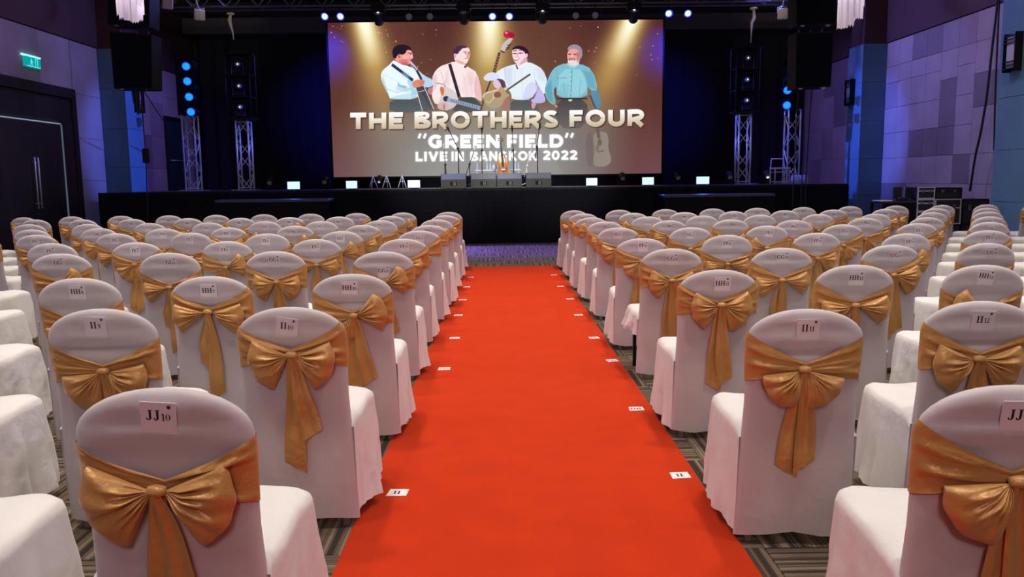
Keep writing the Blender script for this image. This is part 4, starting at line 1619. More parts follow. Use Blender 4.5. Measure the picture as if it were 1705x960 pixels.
def mic_stand(label, mlabel, base, joint, mic, Y, color, tail=None, mcol=None):
    fb = at(*base, Y)
    t = thing('microphone_stand', label, 'microphone stand', (fb.x, Y, ST), 0, 'microphone stands')
    o = Vector((fb.x, Y, ST))
    j = at(*joint, Y) - o
    m = at(*mic, Y) - o
    for k in range(3):
        a = k * 2 * pi / 3 + .5
        b = MB(); b.tube([(0, 0, .10), (.26 * cos(a), .26 * sin(a), .012)], .010, 6)
        b.obj('leg', color, t)
    b = MB(); b.tube([(0, 0, .03), (j.x * .0, 0, j.z)] if abs(j.x) < .02 else [(0, 0, .03), j], .012, 8)
    b.obj('pole', color, t)
    if (m - j).length > .06:
        tl = j - (m - j).normalized() * (.28 if tail is None else tail)
        b = MB(); b.tube([tl, m], .010, 6)
        b.obj('boom', color, t)
        b = MB(); b.lathe([(.0, -.03), (.028, -.03), (.028, .03), (.0, .03)], 8, j, 'y', caps=False)
        b.obj('clutch', color, t)
    d = ((m - j).normalized() if (m - j).length > .06 else Vector((0, -.3, .95)).normalized())
    mt = thing('microphone', mlabel, 'microphone', o + m, 0, 'microphones on the stands')
    b = MB(); b.tube([d * 0, d * .10], [.014, .022], 8)
    b.obj('handle', mcol or M_BLACK, mt)
    b = MB()
    c = d * .125
    b.lathe([(.001, -.032), (.02, -.026), (.031, -.008), (.031, .010), (.02, .026), (.001, .032)], 10, c, caps=False)
    b.obj('grille', M_STEEL if mcol is None else mcol, mt)


MS = [((764, 300), (762.5, 247), (748.5, 219), 'boom microphone stand behind the first monitor, leaning left', 'microphone on leftmost tall boom', 20.0, M_CABLE, None),
      ((803, 300), (802.5, 250), (802.5, 221), 'straight black microphone stand left of the upright bass', 'microphone on straight stand left of the bass', 20.0, M_CABLE, None),
      ((855.5, 300), (854.5, 250), (853, 219), 'straight black microphone stand right of the upright bass', 'microphone on straight stand right of the bass', 20.0, M_CABLE, None),
      ((895.5, 300), (894, 244), (898, 214), 'tall boom microphone stand behind the rightmost monitor', 'microphone on rightmost tall stand', 20.0, M_CABLE, None),
      ((741.5, 300), (741.5, 274), (739.5, 250), 'short instrument stand at the far left of the stands', 'white-lit microphone on short stand, far left', 19.8, M_CABLE, M_WHITE),  # white colour stands in for light on the short microphones and pale boom
      ((782.5, 300), (782, 273), (789, 252), 'short boom stand between first and second monitors', 'white-lit microphone on short boom between monitors', 19.8, M_CABLE, M_WHITE),
      ((877, 300), (877.5, 276), (885, 247), 'short pale boom stand right of the upright bass', 'white-lit microphone on pale short boom', 19.8, M_WHITE, M_WHITE)]
for (bs, jt, mc, lb, ml, Y, col, mcol) in MS:
    mic_stand(lb, ml, bs, jt, mc, Y, col, None, mcol)


def upright_bass():
    Y = 20.9
    p = at(841, 300, Y)
    t = thing('upright_bass', 'orange upright bass standing among microphone stands before the screen', 'double bass', (p.x, Y, ST), 0)
    t.rotation_euler = (R(-6), R(-5), 0)
    half = [(.0, .06), (.10, .06), (.165, .13), (.185, .24), (.16, .36), (.115, .43), (.105, .49), (.13, .57), (.135, .66), (.10, .74), (.04, .79), (.03, .80)]
    out = [(x, z) for x, z in half] + [(-x, z) for x, z in half[::-1]][:-1]
    b = MB()
    rings = []
    for (y, k) in ((.0, .97), (-.012, 1.0), (-.11, 1.0), (-.125, .97), (-.145, .55)):
        rings.append([(x * k, y, .42 + (z - .42) * k) for x, z in out])
    b.loft(rings, True, True, False)
    b.obj('body', M_BASSWOOD, t)
    b = MB(); b.loft([[(s * w, y, z) for s, y in ((-1, -.13), (1, -.13), (1, -.165), (-1, -.165))] for z, w in ((.50, .032), (1.12, .020))], True, True, False)
    b.obj('fingerboard', M_BASSDARK, t)
    b = MB(); b.loft([[(s * .022, y, z) for s, y in ((-1, -.07), (1, -.07), (1, -.13), (-1, -.13))] for z in (.76, 1.13)], True, True, False)
    b.obj('neck', M_BASSWOOD, t)
    b = MB()
    sp = []
    for i in range(26):
        a = -pi / 2 + i * .36
        r_ = .055 * (1 - i / 34)
        sp.append((0, -.10 - r_ * cos(a) * -1, 1.245 + r_ * sin(a)))
    b.tube([(0, -.09, 1.12), (0, -.085, 1.17)] + sp, .018, 6)
    sc = b.obj('scroll', M_BASSWOOD, t)
    for k in range(4):
        s = -1 if k % 2 else 1
        b = MB(); b.tube([(s * .01, -.09, 1.14 + k * .022), (s * .065, -.09, 1.145 + k * .022)], [.006, .014], 6)
        b.obj('tuning_peg', M_BASSDARK, t)
    b = MB(); b.prism([(-.06, .40), (.06, .40), (.045, .44), (-.045, .44)], -.195, -.135)
    b.obj('bridge', M_CREAM, t)
    b = MB(); b.prism([(-.025, .14), (.025, .14), (.035, .30), (-.035, .30)], -.175, -.16)
    b.obj('tailpiece', M_BASSDARK, t)
    for s in (-1, 1):
        b = MB(); b.tube([(s * .075, -.143, .32), (s * .09, -.143, .36), (s * .08, -.143, .42), (s * .095, -.143, .47)], .006, 5)
        b.obj('sound_hole', M_BASSDARK, t)
    for k in range(4):
        x = -.018 + k * .012
        b = MB(); b.tube([(x * 1.3, -.178, .30), (x * 1.5, -.196, .44), (x, -.168, 1.12)], .002, 4)
        b.obj('string', M_STEEL, t)
    b = MB(); b.tube([(0, -.06, .06), (0, -.06, .0)], .008, 6)
    b.obj('end_pin', M_STEEL, t)


upright_bass()


def small_table():
    Y = 21.6
    a, c = at(791, 283, Y), at(867, 282, Y)
    w = (c.x - a.x) / 2
    z = (a.z + c.z) / 2
    t = thing('stage_table', 'narrow white table with bottles behind the upright bass', 'table', ((a.x + c.x) / 2, Y, ST))
    b = MB(); b.bbox(-w, w, -.2, .2, z - SZ - .04, z - SZ, .006)
    b.obj('table_top', M_WHITE, t)
    for sx in (-.9, -.1, .9):
        for sy in (-.16, .16):
            if sx == -.1 and sy > 0:
                continue
            b = MB(); b.bar((sx * w, sy, 0), (sx * w, sy, z - SZ - .04), .025)
            b.obj('leg', M_WHITE, t)
    for (px, lb) in ((794.5, 'water bottle on white stage table, farthest left'), (811.2, 'water bottle on stage table, left of round jug'),
                     (816.6, 'water bottle on stage table, touching round jug'), (832, 'water bottle on stage table just left of bass'),
                     (858, 'water bottle on stage table just right of bass'), (863.5, 'water bottle on white stage table, farthest right')):
        p = at(px, 282, Y)
        o = thing('water_bottle', lb, 'bottle', (p.x, Y - .03, z), 0, 'water bottles on the stage table')
        b = MB(); b.lathe([(.028, 0), (.031, .01), (.031, .10), (.028, .115), (.031, .13), (.014, .175), (.013, .19)], 10)
        b.obj('bottle', M_CLEAR, o)
        b = MB(); b.lathe([(.015, .185), (.015, .208), (.013, .21)], 8)
        b.obj('cap', M_WHITE, o)
    p = at(823.5, 282, Y)
    o = thing('round_jug', 'round white jug on the stage table between bottles', 'jug', (p.x, Y - .03, z))
    b = MB(); b.lathe([(.03, 0), (.06, .03), (.072, .075), (.055, .12), (.03, .14), (.034, .155)], 14)
    b.obj('body', M_WHITE, o)
    b = MB(); b.tube([(.06, 0, .10), (.10, 0, .09), (.095, 0, .05), (.068, 0, .045)], .008, 6)
    b.obj('handle', M_WHITE, o)


small_table()


def guitar_stand(label, px, half=False):
    Y = 19.6
    p = at(px, 305, Y)
    t = thing('guitar_stand', label, 'guitar stand', (p.x, Y, ST), .9 if half else .0, 'white guitar stands on the stage')
    for s in (-1, 1):
        b = MB(); b.tube([(s * .012, 0, .29), (s * .10, -.06, .012)], .009, 6)
        b.obj('leg', M_WHITE, t)
    b = MB(); b.tube([(0, .0, .28), (0, .14, .012)], .009, 6)
    b.obj('rear_leg', M_WHITE, t)
    b = MB(); b.tube([(-.05, -.025, .17), (.05, -.025, .17)], .009, 6)
    b.obj('cross_bar', M_WHITE, t)
    b = MB(); b.tube([(0, 0, .27), (0, 0, .32)], .012, 6)
    b.obj('top_knob', M_WHITE, t)


guitar_stand('white A-shaped guitar stand, leftmost of three, turned sideways', 621, True)
guitar_stand('white A-shaped guitar stand, middle of three', 644)
guitar_stand('white A-shaped guitar stand, beside the third flood panel', 670)


def metal_chair():
    Y = 20.6
    p = at(1298, 300, Y)
    t = thing('metal_chair', 'silver metal frame chair at the right end of stage', 'chair', (p.x, Y, ST))
    k = .18
    for sx in (-k, k):
        for sy in (-k, k):
            b = MB(); b.bar((sx, sy, 0), (sx, sy, .36), .025)
            b.obj('leg', M_ALU, t)
    b = MB(); b.bbox(-k - .02, k + .02, -k - .02, k + .02, .36, .40, .006)
    b.obj('seat', M_ALU, t)
    for z in (.05, .29):
        b = MB(); b.bar((-k, -k, z), (k, -k, z), .02); b.bar((-k, k, z), (k, k, z), .02)
        b.obj('rail', M_ALU, t)
    b = MB()
    b.tube([(-k, k, .40), (-k + .03, k + .03, .62), (k - .03, k + .03, .62), (k, k, .40)], .014, 6)
    b.obj('back_frame', M_ALU, t)


metal_chair()
for (px, lb) in ((1324, 'shrink-wrapped pack of water bottles by right tower, left pack'), (1337, 'shrink-wrapped pack of water bottles near right tower, right pack')):
    Y = 20.9
    p = at(px, 300, Y)
    t = thing('bottle_pack', lb, 'bottle pack', (p.x, Y, ST), 0, 'packs of water bottles on the stage')
    bm_ = MB(); bm_.lathe([(.028, 0), (.031, .01), (.031, .13), (.014, .175), (.014, .205), (.001, .206)], 10, caps=False)
    me = bm_.mesh('bottle', M_CLEAR)
    for i in range(3):
        for j in range(3):
            link('bottle', me, t, (-.062 + .062 * i, -.062 + .062 * j, 0))

# ---------------------------------------------------------------- flight cases by the right wall
CY_ = 15.9


def case(label, px0, px1, z0, z1, Y=CY_, d=.55, rails=True):
    a, c = at(px0, 320, Y), at(px1, 320, Y)
    w = (c.x - a.x) / 2
    t = thing('flight_case', label, 'case', ((a.x + c.x) / 2, Y, z0), 0, 'black flight cases by the right wall')
    h = z1 - z0
    b = MB(); b.bbox(-w + .004, w - .004, .004, d, .004, h - .004, .006)
    b.obj('body', M_CASE, t)
    e = .022
    for sx in (-1, 1):
        for sy in (0, d - e):
            b = MB(); b.box(min(sx * w, sx * (w - e)), max(sx * w, sx * (w - e)), sy - .002, sy + e + .002, 0, h)
            b.obj('edge_strip', M_ALU if rails else M_BLACK, t)
    for zz in (0, h - e, h * .62):
        b = MB(); b.box(-w + e, w - e, -.003, .004, zz, zz + e)
        b.obj('edge_strip', M_ALU if rails else M_BLACK, t)
    for f in (-.45, .45):
        b = MB(); b.bbox(f * w - .03, f * w + .03, -.012, -.002, h * .55, h * .78, .003)
        b.obj('latch', M_STEEL, t)
    return t


zt_ = at(1545, 311, CY_).z
zm = at(1545, 331, CY_).z
zb_ = at(1545, 352, CY_).z
case('open-front flight case with bright aluminium edges, top of left stack', 1528, 1557, zm, zt_)
case('flight case with aluminium edges, under the top left case', 1528, 1557, zb_, zm - .002)
case('black flight case at the bottom of the left stack', 1528, 1557, 0, zb_ - .002)
case('wide black flight case, top of middle stack', 1558, 1602, zm, at(1580, 312, CY_).z, rails=False)
case('black flight case with pale edges under the wide top case', 1558, 1602, .46, zm - .002)
case('black flight case at the bottom of the middle stack', 1558, 1602, 0, .458, rails=False)
case('black flight case nearest the teal pillar, upper of two', 1604, 1648, .46, at(1625, 331, CY_).z, rails=False)
case('black flight case nearest the teal pillar, lower of two', 1604, 1648, 0, .458, rails=False)


def desk():
    a, c = at(1469, 340, CY_), at(1526, 340, CY_)
    w = (c.x - a.x) / 2
    z = at(1495, 335, CY_).z
    t = thing('equipment_table', 'low black equipment table left of the flight cases', 'table', ((a.x + c.x) / 2, CY_, 0))
    b = MB(); b.bbox(-w, w, 0, .6, z - .04, z, .006)
    b.obj('table_top', M_CASE, t)
    for sx in (-w + .05, w - .05):
        for sy in (.05, .55):
            b = MB(); b.bar((sx, sy, 0), (sx, sy, z - .04), .04)
            b.obj('leg', M_BLACK, t)
    b = MB(); pleats(b, (-w, .01, 0), (w, .01, 0), .02, z - .04, .01, .15, 2, seed=12)
    b.obj('skirt', M_BLACKCLOTH, t)
    p = at(1477, 334, CY_)
    b = MB(); b.bbox(-.13, .13, .05, .35, 0, .02, .002)
    o = tag(b.obj('paper_stack', M_WHITE, None, (p.x, CY_, z)), 'white papers on the low black equipment table', 'paper')
    for (x0, x1, lb, rz) in ((1499, 1514, 'dark blue-lit flat monitor on table, left one', .15), (1519, 1527, 'dark blue-lit flat monitor on table, beside the cases', .3)):
        a2, c2 = at(x0, 320, CY_), at(x1, 320, CY_)
        m = thing('flat_monitor', lb, 'monitor', ((a2.x + c2.x) / 2, CY_ + .3, z), rz, 'flat monitors on the equipment table')
        w2 = (c2.x - a2.x) / 2
        b = MB(); b.bbox(-w2, w2, -.02, .02, .04, .27, .006)
        b.obj('panel', M_CASE, m)
        b = MB(); b.bbox(-w2 * .7, w2 * .7, -.08, .08, 0, .012, .003); b.bar((0, 0, .01), (0, 0, .06), .03)
        b.obj('stand', M_CASE, m)
    p = at(1509, 335, CY_)
    b = MB()
    pts = []
    for i in range(40):
        a_ = i * .6
        pts.append((.085 * cos(a_) * (1 + .1 * sin(i)), .07 * sin(a_), .015 + i * .0012))
    b.tube(pts, .012, 5)
    o = b.obj('coiled_cable', M_CABLE, None, (p.x - .02, CY_ + .10, z))
    tag(o, 'coil of black cable on the low equipment table', 'cable')


desk()


def cable(label, pts, r=.014, name='hanging_cable', m=None):
    b = MB()
    P_ = [Vector(p) for p in pts]
    # Catmull-Rom
    out = []
    for i in range(len(P_) - 1):
        p0, p1, p2, p3 = P_[max(i - 1, 0)], P_[i], P_[i + 1], P_[min(i + 2, len(P_) - 1)]
        for k in range(6):
            t = k / 6
            out.append(.5 * ((2 * p1) + (p2 - p0) * t + (2 * p0 - 5 * p1 + 4 * p2 - p3) * t * t + (3 * p1 - p0 - 3 * p2 + p3) * t ** 3))
    out.append(P_[-1])
    b.tube(out, r, 6)
    return tag(b.obj(name, m or M_CABLE), label, 'cable')


XC = 9.3
cable('black cable hanging down right wall to the flight cases', [at_x(1663, -60, XC), at_x(1661, 0, XC), at_x(1652, 80, XC), at_x(1643, 160, XC), at_x(1633, 220, XC), at_x(1624, 260, XC), at_x(1615, 318, XC)], .022)
cable('thin black cable hanging beside the near teal pillar', [at_x(1667, -60, XC), at_x(1664, 0, XC), at_x(1660, 90, XC), at_x(1657, 160, XC), at_x(1655, 250, XC)], .016)
for i, (x, yb) in enumerate(((222, 176), (226, 190), (230, 188))):
    cable('black cable loop hanging under left loudspeaker, %s of three' % ('first', 'second', 'third')[i], [at(x - 2, 151, SPY + .1 + .12 * i), at(x + 1, 170, SPY + .1 + .12 * i), at(x + 4, yb, SPY + .1 + .12 * i), at(x + 6, 172, SPY + .1 + .12 * i), at(x + 5, 151, SPY + .1 + .12 * i)], .014)
cable('long thin black cable hanging from left loudspeaker to stage', [at(236, 151, SPY + .2), at(238, 200, SPY + .2), at(242, 250, SPY + .2), at(245, 319, SPY + .2), at(246, 380, SPY + .2)], .012)
b = MB(); b.bbox(-.06, .06, -.05, .05, -.15, .15, .01)
tag(b.obj('inline_box', M_BLACK, None, at(243, 259, SPY + .16)), 'small black connector box on the long cable under left loudspeaker', 'connector box')
cable('taut black stay cable from left loudspeaker to far left tower', [at(240, 152, SPY + .3), at(266, 192, 19.0), at(300, 240, TY - .2)], .012)
for i, (x, xb) in enumerate(((1330, 1324), (1340, 1338), (1352, 1345))):
    cable('black cable hanging under right loudspeaker, %s of three' % ('first', 'second', 'third')[i], [at(x, 149, SPY + .1 + .12 * i), at((x + xb) / 2, 190, SPY + .1 + .12 * i), at(xb, 250, SPY + .2), at(xb - 3, 300, SPY + .2), at(xb - 5, 360, SPY + .2)], .012)

# ---------------------------------------------------------------- banquet chairs
from mathutils import noise as mnoise


def crumple(x, y, z, seed, f=7.0):
    """creases of soft cloth: ridged noise, longer than wide"""
    a = mnoise.noise(Vector((x * f + seed * 9.1, y * f, z * f * .55 + x * 1.5)))
    b_ = mnoise.noise(Vector((x * f * 2.1 - z * 5, y * f * 2.1 + seed * 5.3, z * f * 1.1)))
    return (1 - 2.4 * abs(a)) * .65 + (1 - 2.4 * abs(b_)) * .35


HT, HW, SH0 = .94, .215, .82        # height, half width, height where the arch begins


def bw(z, d=0.0):
    """half width of the back at height z"""
    if z <= SH0:
        return HW + d + .012 * max(0, (.45 - z) / .45) - .006 * math.exp(-((z - .60) / .12) ** 2)
    k = min(1, (z - SH0) / (HT + d - SH0))
    return max(.0, (HW + d) * math.sqrt(max(0, 1 - k ** 2.1)))


def yc(z):
    """centre line of the leaning back"""
    if z > .45:
        return -.235 - .055 * (z - .45) / .49
    return -.235 + .045 * ((.45 - z) / .45) ** 1.2


def bt(z, d=0.0):
    """half thickness"""
    t = .026 + d
    if z > SH0:
        k = min(1, (z - SH0) / (HT + d - SH0))
        t *= max(.0, 1 - k ** 6) ** .5 * .75 + .25 * (1 - k ** 12)
    return t


def rear(x, z, d=0.0):
    w = max(bw(z, d), 1e-4)
    k = min(1, abs(x) / w)
    return yc(z) - bt(z, d) * math.sqrt(max(0, 1 - k ** 5)) - .010 * (1 - k * k) * math.exp(-((z - .62) / .3) ** 2) * 0


def ring(z, n=36, d=0.0, wr=0.0):
    w, t, y = bw(z, d), bt(z, d), yc(z)
    pts = []
    for i in range(n):
        a = 2 * pi * i / n
        cx, sy = cos(a), sin(a)
        px = w * math.copysign(abs(cx) ** .45, cx)
        k = min(1, abs(px) / max(w, 1e-5))
        py = math.copysign(t * math.sqrt(max(0, 1 - k ** 5)), sy) if abs(sy) > 1e-6 else 0
        if sy < 0:
            py += wr * (.0085 * sin(z * 74 + 1.6 * (px / HW) ** 2 + .6 * px / HW) * math.exp(-((z - .80) / .07) ** 2)) * (1 - k ** 3)
            py += wr * .006 * sin(px * 34 + 1.3) * max(0, (.42 - z) / .42) ** 1.2
        pts.append((px, y + py, z))
    return pts


def back_cover_mesh(k):
    b = MB()
    zs = [.045, .075, .105, .14, .175, .21, .245, .28, .315, .35, .385, .42, .50, .58, .66, .70, .73, .76, .79, .82, .845, .866, .885, .90, .912, .922, .930, .936, .9393]
    rings = []
    for z in zs:
        zz = z
        r = ring(zz, 36, 0, 1.0 + .3 * k)
        lo = max(0, (.46 - z) / .42) ** .8
        r = [(x, y - (.0085 * lo * (1 - min(1, abs(x) / bw(z)) ** 4) * crumple(x, 0, z, k + 1) if i_ >= 18 else 0), zq) for i_, (x, y, zq) in enumerate(r)]
        if z < .06:
            r = [(x, y, zq + .008 * sin(x * 17 + k * 2)) for x, y, zq in r]
        rings.append(r)
    b.loft(rings[11:], False, True, True)
    b.loft([r_[18:] + r_[:1] for r_ in rings[:12]], close=False)
    return b.mesh('back_cover', M_COVER)


def pad_mesh():
    b = MB()
    rings = [[(x * .93, yc(z) + (y - yc(z)) * .55, z) for x, y, z in ring(z, 20)] for z in (.455, .47, .6, .72, .80, .85, .885, .91)]
    b.loft(rings, True, True, True)
    return b.mesh('backrest', M_PAD)


def seat_cover_mesh(kind):
    """seat cushion cover with a skirt on three sides"""
    r = random.Random(kind + 20)
    N = 84
    b = MB()

    def outline(hw, y0, y1, rad):
        """open path rear-left -> front -> rear-right, then the rear edge; returns N points with arc length"""
        pts = []
        segs = [((-hw, y0), (-hw, y1 - rad)), None, ((-hw + rad, y1), (hw - rad, y1)), None, ((hw, y1 - rad), (hw, y0)), ((hw, y0), (-hw, y0))]
        cnt = [20, 7, 18, 7, 20, 12]
        for i, c in enumerate(cnt):
            for k in range(c):
                f = k / c
                if segs[i]:
                    a, e = segs[i]
                    pts.append((a[0] + (e[0] - a[0]) * f, a[1] + (e[1] - a[1]) * f))
                else:
                    cx, ang = (-hw + rad, pi - f * pi / 2) if i == 1 else (hw - rad, pi / 2 - f * pi / 2)
                    pts.append((cx + rad * cos(ang), y1 - rad + rad * sin(ang)))
        return pts
    y0 = -.222
    top = []
    for (ins, z) in ((.0, .442), (.006, .462), (.022, .475), (.06, .481), (.12, .485)):
        o = outline(.222 - ins, y0 + ins * .3, .300 - ins, .07 - ins * .3)
        top.append([(x, y, z + .004 * sin(x * 23 + y * 19 + kind) + .0035 * crumple(x, y, 0, kind + 7, 6)) for x, y in o])
    # skirt rings, top to hem
    sk = []
    ph = [r.uniform(0, 6.28) for _ in range(6)]
    lift = kind == 3
    zs = [.442, .42, .39, .36, .325, .29, .25, .21, .17, .13, .095, .06]
    for j, z in enumerate(zs):
        f = (.442 - z) / .382
        o = outline(.222, yc(z) - .006, .300 + .03 * f, .07 + .02 * f)
        row = []
        for i, (x, y) in enumerate(o):
            s = i / N * 2 * pi
            a = f ** 1.1 * (.012 * sin(7 * s + ph[0]) + .010 * sin(13 * s + ph[1] + f) + .006 * sin(23 * s + ph[2]))
            a += f * .005 * sin(5 * s + 14 * z + ph[3])
            front_ = max(0, min(1, (y + .20) / .16))
            front_ = front_ * front_ * (3 - 2 * front_)
            a = (a + .024 * f + .0095 * min(1, f * 2.5) * crumple(x, y, z, kind + 3)) * front_
            l = math.hypot(x, y - .05) or 1
            zz = z - f * .010 * sin(3 * s + ph[4])
            if lift:      # the left side is hitched up
                q = max(0, min(1, (.10 - x) / .30))
                zz = .442 - (.442 - zz) * (1 - .68 * q)
                a += .022 * q * f * sin(9 * s)
            row.append((x + x / l * a, y + (y - .05) / l * a, zz))
        sk.append(row)
    rings = sk[::-1] + top[1:]
    n = N
    v = [p for q in rings for p in q]
    f = []
    nsk = len(sk) - 1
    for j in range(len(rings) - 1):
        for i in range(n):
            if j < nsk and i >= 72:
                continue
            a, e = j * n + i, j * n + (i + 1) % n
            f.append((a + n, e + n, e, a))
    base = (len(rings) - 1) * n
    cen = len(v)
    v.append((0, .05, .488))
    for i in range(n):
        f.append((cen, base + (i + 1) % n, base + i))
    b.add(v, f, 0, True)
    return b.mesh('seat_cover', M_SEAT)


def sash_mesh(zk, zt, zb, skew=0.0, seed=0):
    """band round the back: straight in front, drawn together at the knot behind"""
    r = random.Random(seed)
    b = MB()
    ph = [r.uniform(0, 6.28) for _ in range(4)]
    N, Mr = 60, 20
    folds = {g: [(r.uniform(.05, .95), r.uniform(0, 6), r.uniform(.4, 1)) for _ in range(5)] for g in (-1, 1)}
    rows = []
    for j in range(Mr + 1):
        q = j / Mr
        row = []
        for i in range(N):
            a = 2 * pi * i / N
            cx, sy = cos(a), sin(a)
            k = abs(cx) ** .45
            sgn = 1 if cx >= 0 else -1
            if sy <= 0:
                e = k ** 1.15
                zt_ = zt + skew * .03 * sgn
                hi = zk + .020 + (zt_ - zk - .020) * e
                lo = zk - .020 + (zb - zk + .020) * e
            else:
                e = 1
                k = k
                hi, lo = zt + skew * .03 * sgn, zb
            z = lo + (hi - lo) * q
            pl = sum(math.exp(-((q - c0 - .10 * sin(3 * k + c1)) / .055) ** 2) * c2 for c0, c1, c2 in folds[sgn])
            d = .0025 + .0045 * (1 - k ** 6) + .013 * pl * (1 - k ** 5) * (.35 + .65 * min(1, k * 2.5))
            w, t, y = bw(z, d), bt(z, d), yc(z)
            x = w * math.copysign(k, cx)
            py = math.copysign(t * math.sqrt(max(0, 1 - k ** 5)), sy) if abs(sy) > 1e-6 else 0
            row.append((x, y + py, z))
        rows.append(row)
    b.loft(rows, smooth=True)
    return b.mesh('sash', M_GOLD)


def bow_loop_mesh(a0, a1, Lr, npl, seed, puff=.040):
    """fan-shaped pleated loop, knot at the origin, in the x,z plane, bulging towards -y"""
    r = random.Random(seed)
    p1, p2, p3 = (r.uniform(0, 6.28) for _ in range(3))
    nf, nr = 44, 12
    b = MB()
    front, back = [], []
    creases = [((i + .5 + r.uniform(-.35, .35)) / (2 * npl), r.uniform(.55, 1.0), r.uniform(.55, 1.0), r.uniform(-.06, .06)) for i in range(int(2 * npl))]
    for j in range(nr + 1):
        q = j / nr
        rowf, rowb = [], []
        for i in range(nf + 1):
            f = i / nf
            a = R(a0 + (a1 - a0) * f)
            edge = Lr * (1.02 - .07 * (2 * f - 1) ** 2 + .012 * sin(npl * 2 * pi * f + p1))
            rr_ = .010 + (edge - .010) * q
            pinch = .013 * (f - .5) * (1 - q)
            across = math.sin(pi * min(1, max(0, f))) ** .28
            body = (.30 + .70 * math.sin(pi * min(1, q * .93)) ** .8) * min(1, q * 3 + .15)
            cr = 0
            for (c0, depth, reach, bend) in creases:
                w = .028 + .03 * q
                g = max(0, 1 - (q / reach) ** 2.2)
                cr += depth * g * (math.exp(-((f - c0 - bend * q) / w) ** 2) - .45 * math.exp(-((f - c0 - bend * q - 1.9 * w) / w) ** 2))
            y = -.012 - puff * body * across + .026 * cr * min(1, q * 3.2) * across - .004 * sin(npl * 5 * f + p3 + q * 3) * q
            if q == 1:
                y = -.012 - puff * .30 * across
            rowf.append((rr_ * cos(a), y, rr_ * sin(a) + pinch))
            rowb.append((rr_ * cos(a), -.006 - .004 * across, rr_ * sin(a) + pinch))
        front.append(rowf)
        back.append(rowb)
    b.grid(front)
    b.grid(back)
    n = nf + 1
    # close the outer fold and the two sides
    b.grid([front[-1], back[-1]])
    b.grid([[row[0] for row in front], [row[0] for row in back]])
    b.grid([[row[-1] for row in front], [row[-1] for row in back]])
    return b.mesh('bow_loop', M_GOLD)


def knot_mesh(w=.021, h=.015):
    b = MB()
    rings = []
    for i in range(7):
        f = i / 6 * 2 - 1
        k = math.sqrt(max(.15, 1 - .55 * f * f))
        rings.append([(f * w, -.030 - .019 * k * cos(a) + .0025 * sin(5 * a + f), h * k * sin(a)) for a in [2 * pi * j / 12 for j in range(12)]])
    b.loft(rings, True, True, True)
    return b.mesh('knot', M_GOLD)


def tail_mesh(dx, zk, length, w0, w1, cut, seed, lay_):
    """hanging ribbon end, relative to the knot; follows the back of the chair"""
    r = random.Random(seed)
    p1 = r.uniform(0, 6.28)
    b = MB()
    rows = []
    n, m = 14, 8
    for j in range(n + 1):
        q = j / n
        row = []
        for i in range(m + 1):
            f = i / m - .5
            w = w0 + (w1 - w0) * min(1, q * 1.5) ** .8
            z = -.005 - (length + cut * f) * q
            x = dx * q ** .8 + f * w + .008 * sin(q * 5 + p1) * q
            y = yc(zk + z) - bt(zk + z) - (yc(zk) - bt(zk)) - .010 - lay_ * .008 - .006 * cos(f * 2 * pi * 1.5 + p1) * (1 - .3 * q) - .012 * math.exp(-q * 6)
            row.append((x, y - .004 * sin(q * 9 + p1), z))
        rows.append(row)
    b.grid(rows)
    return b.mesh('tail', M_GOLD)


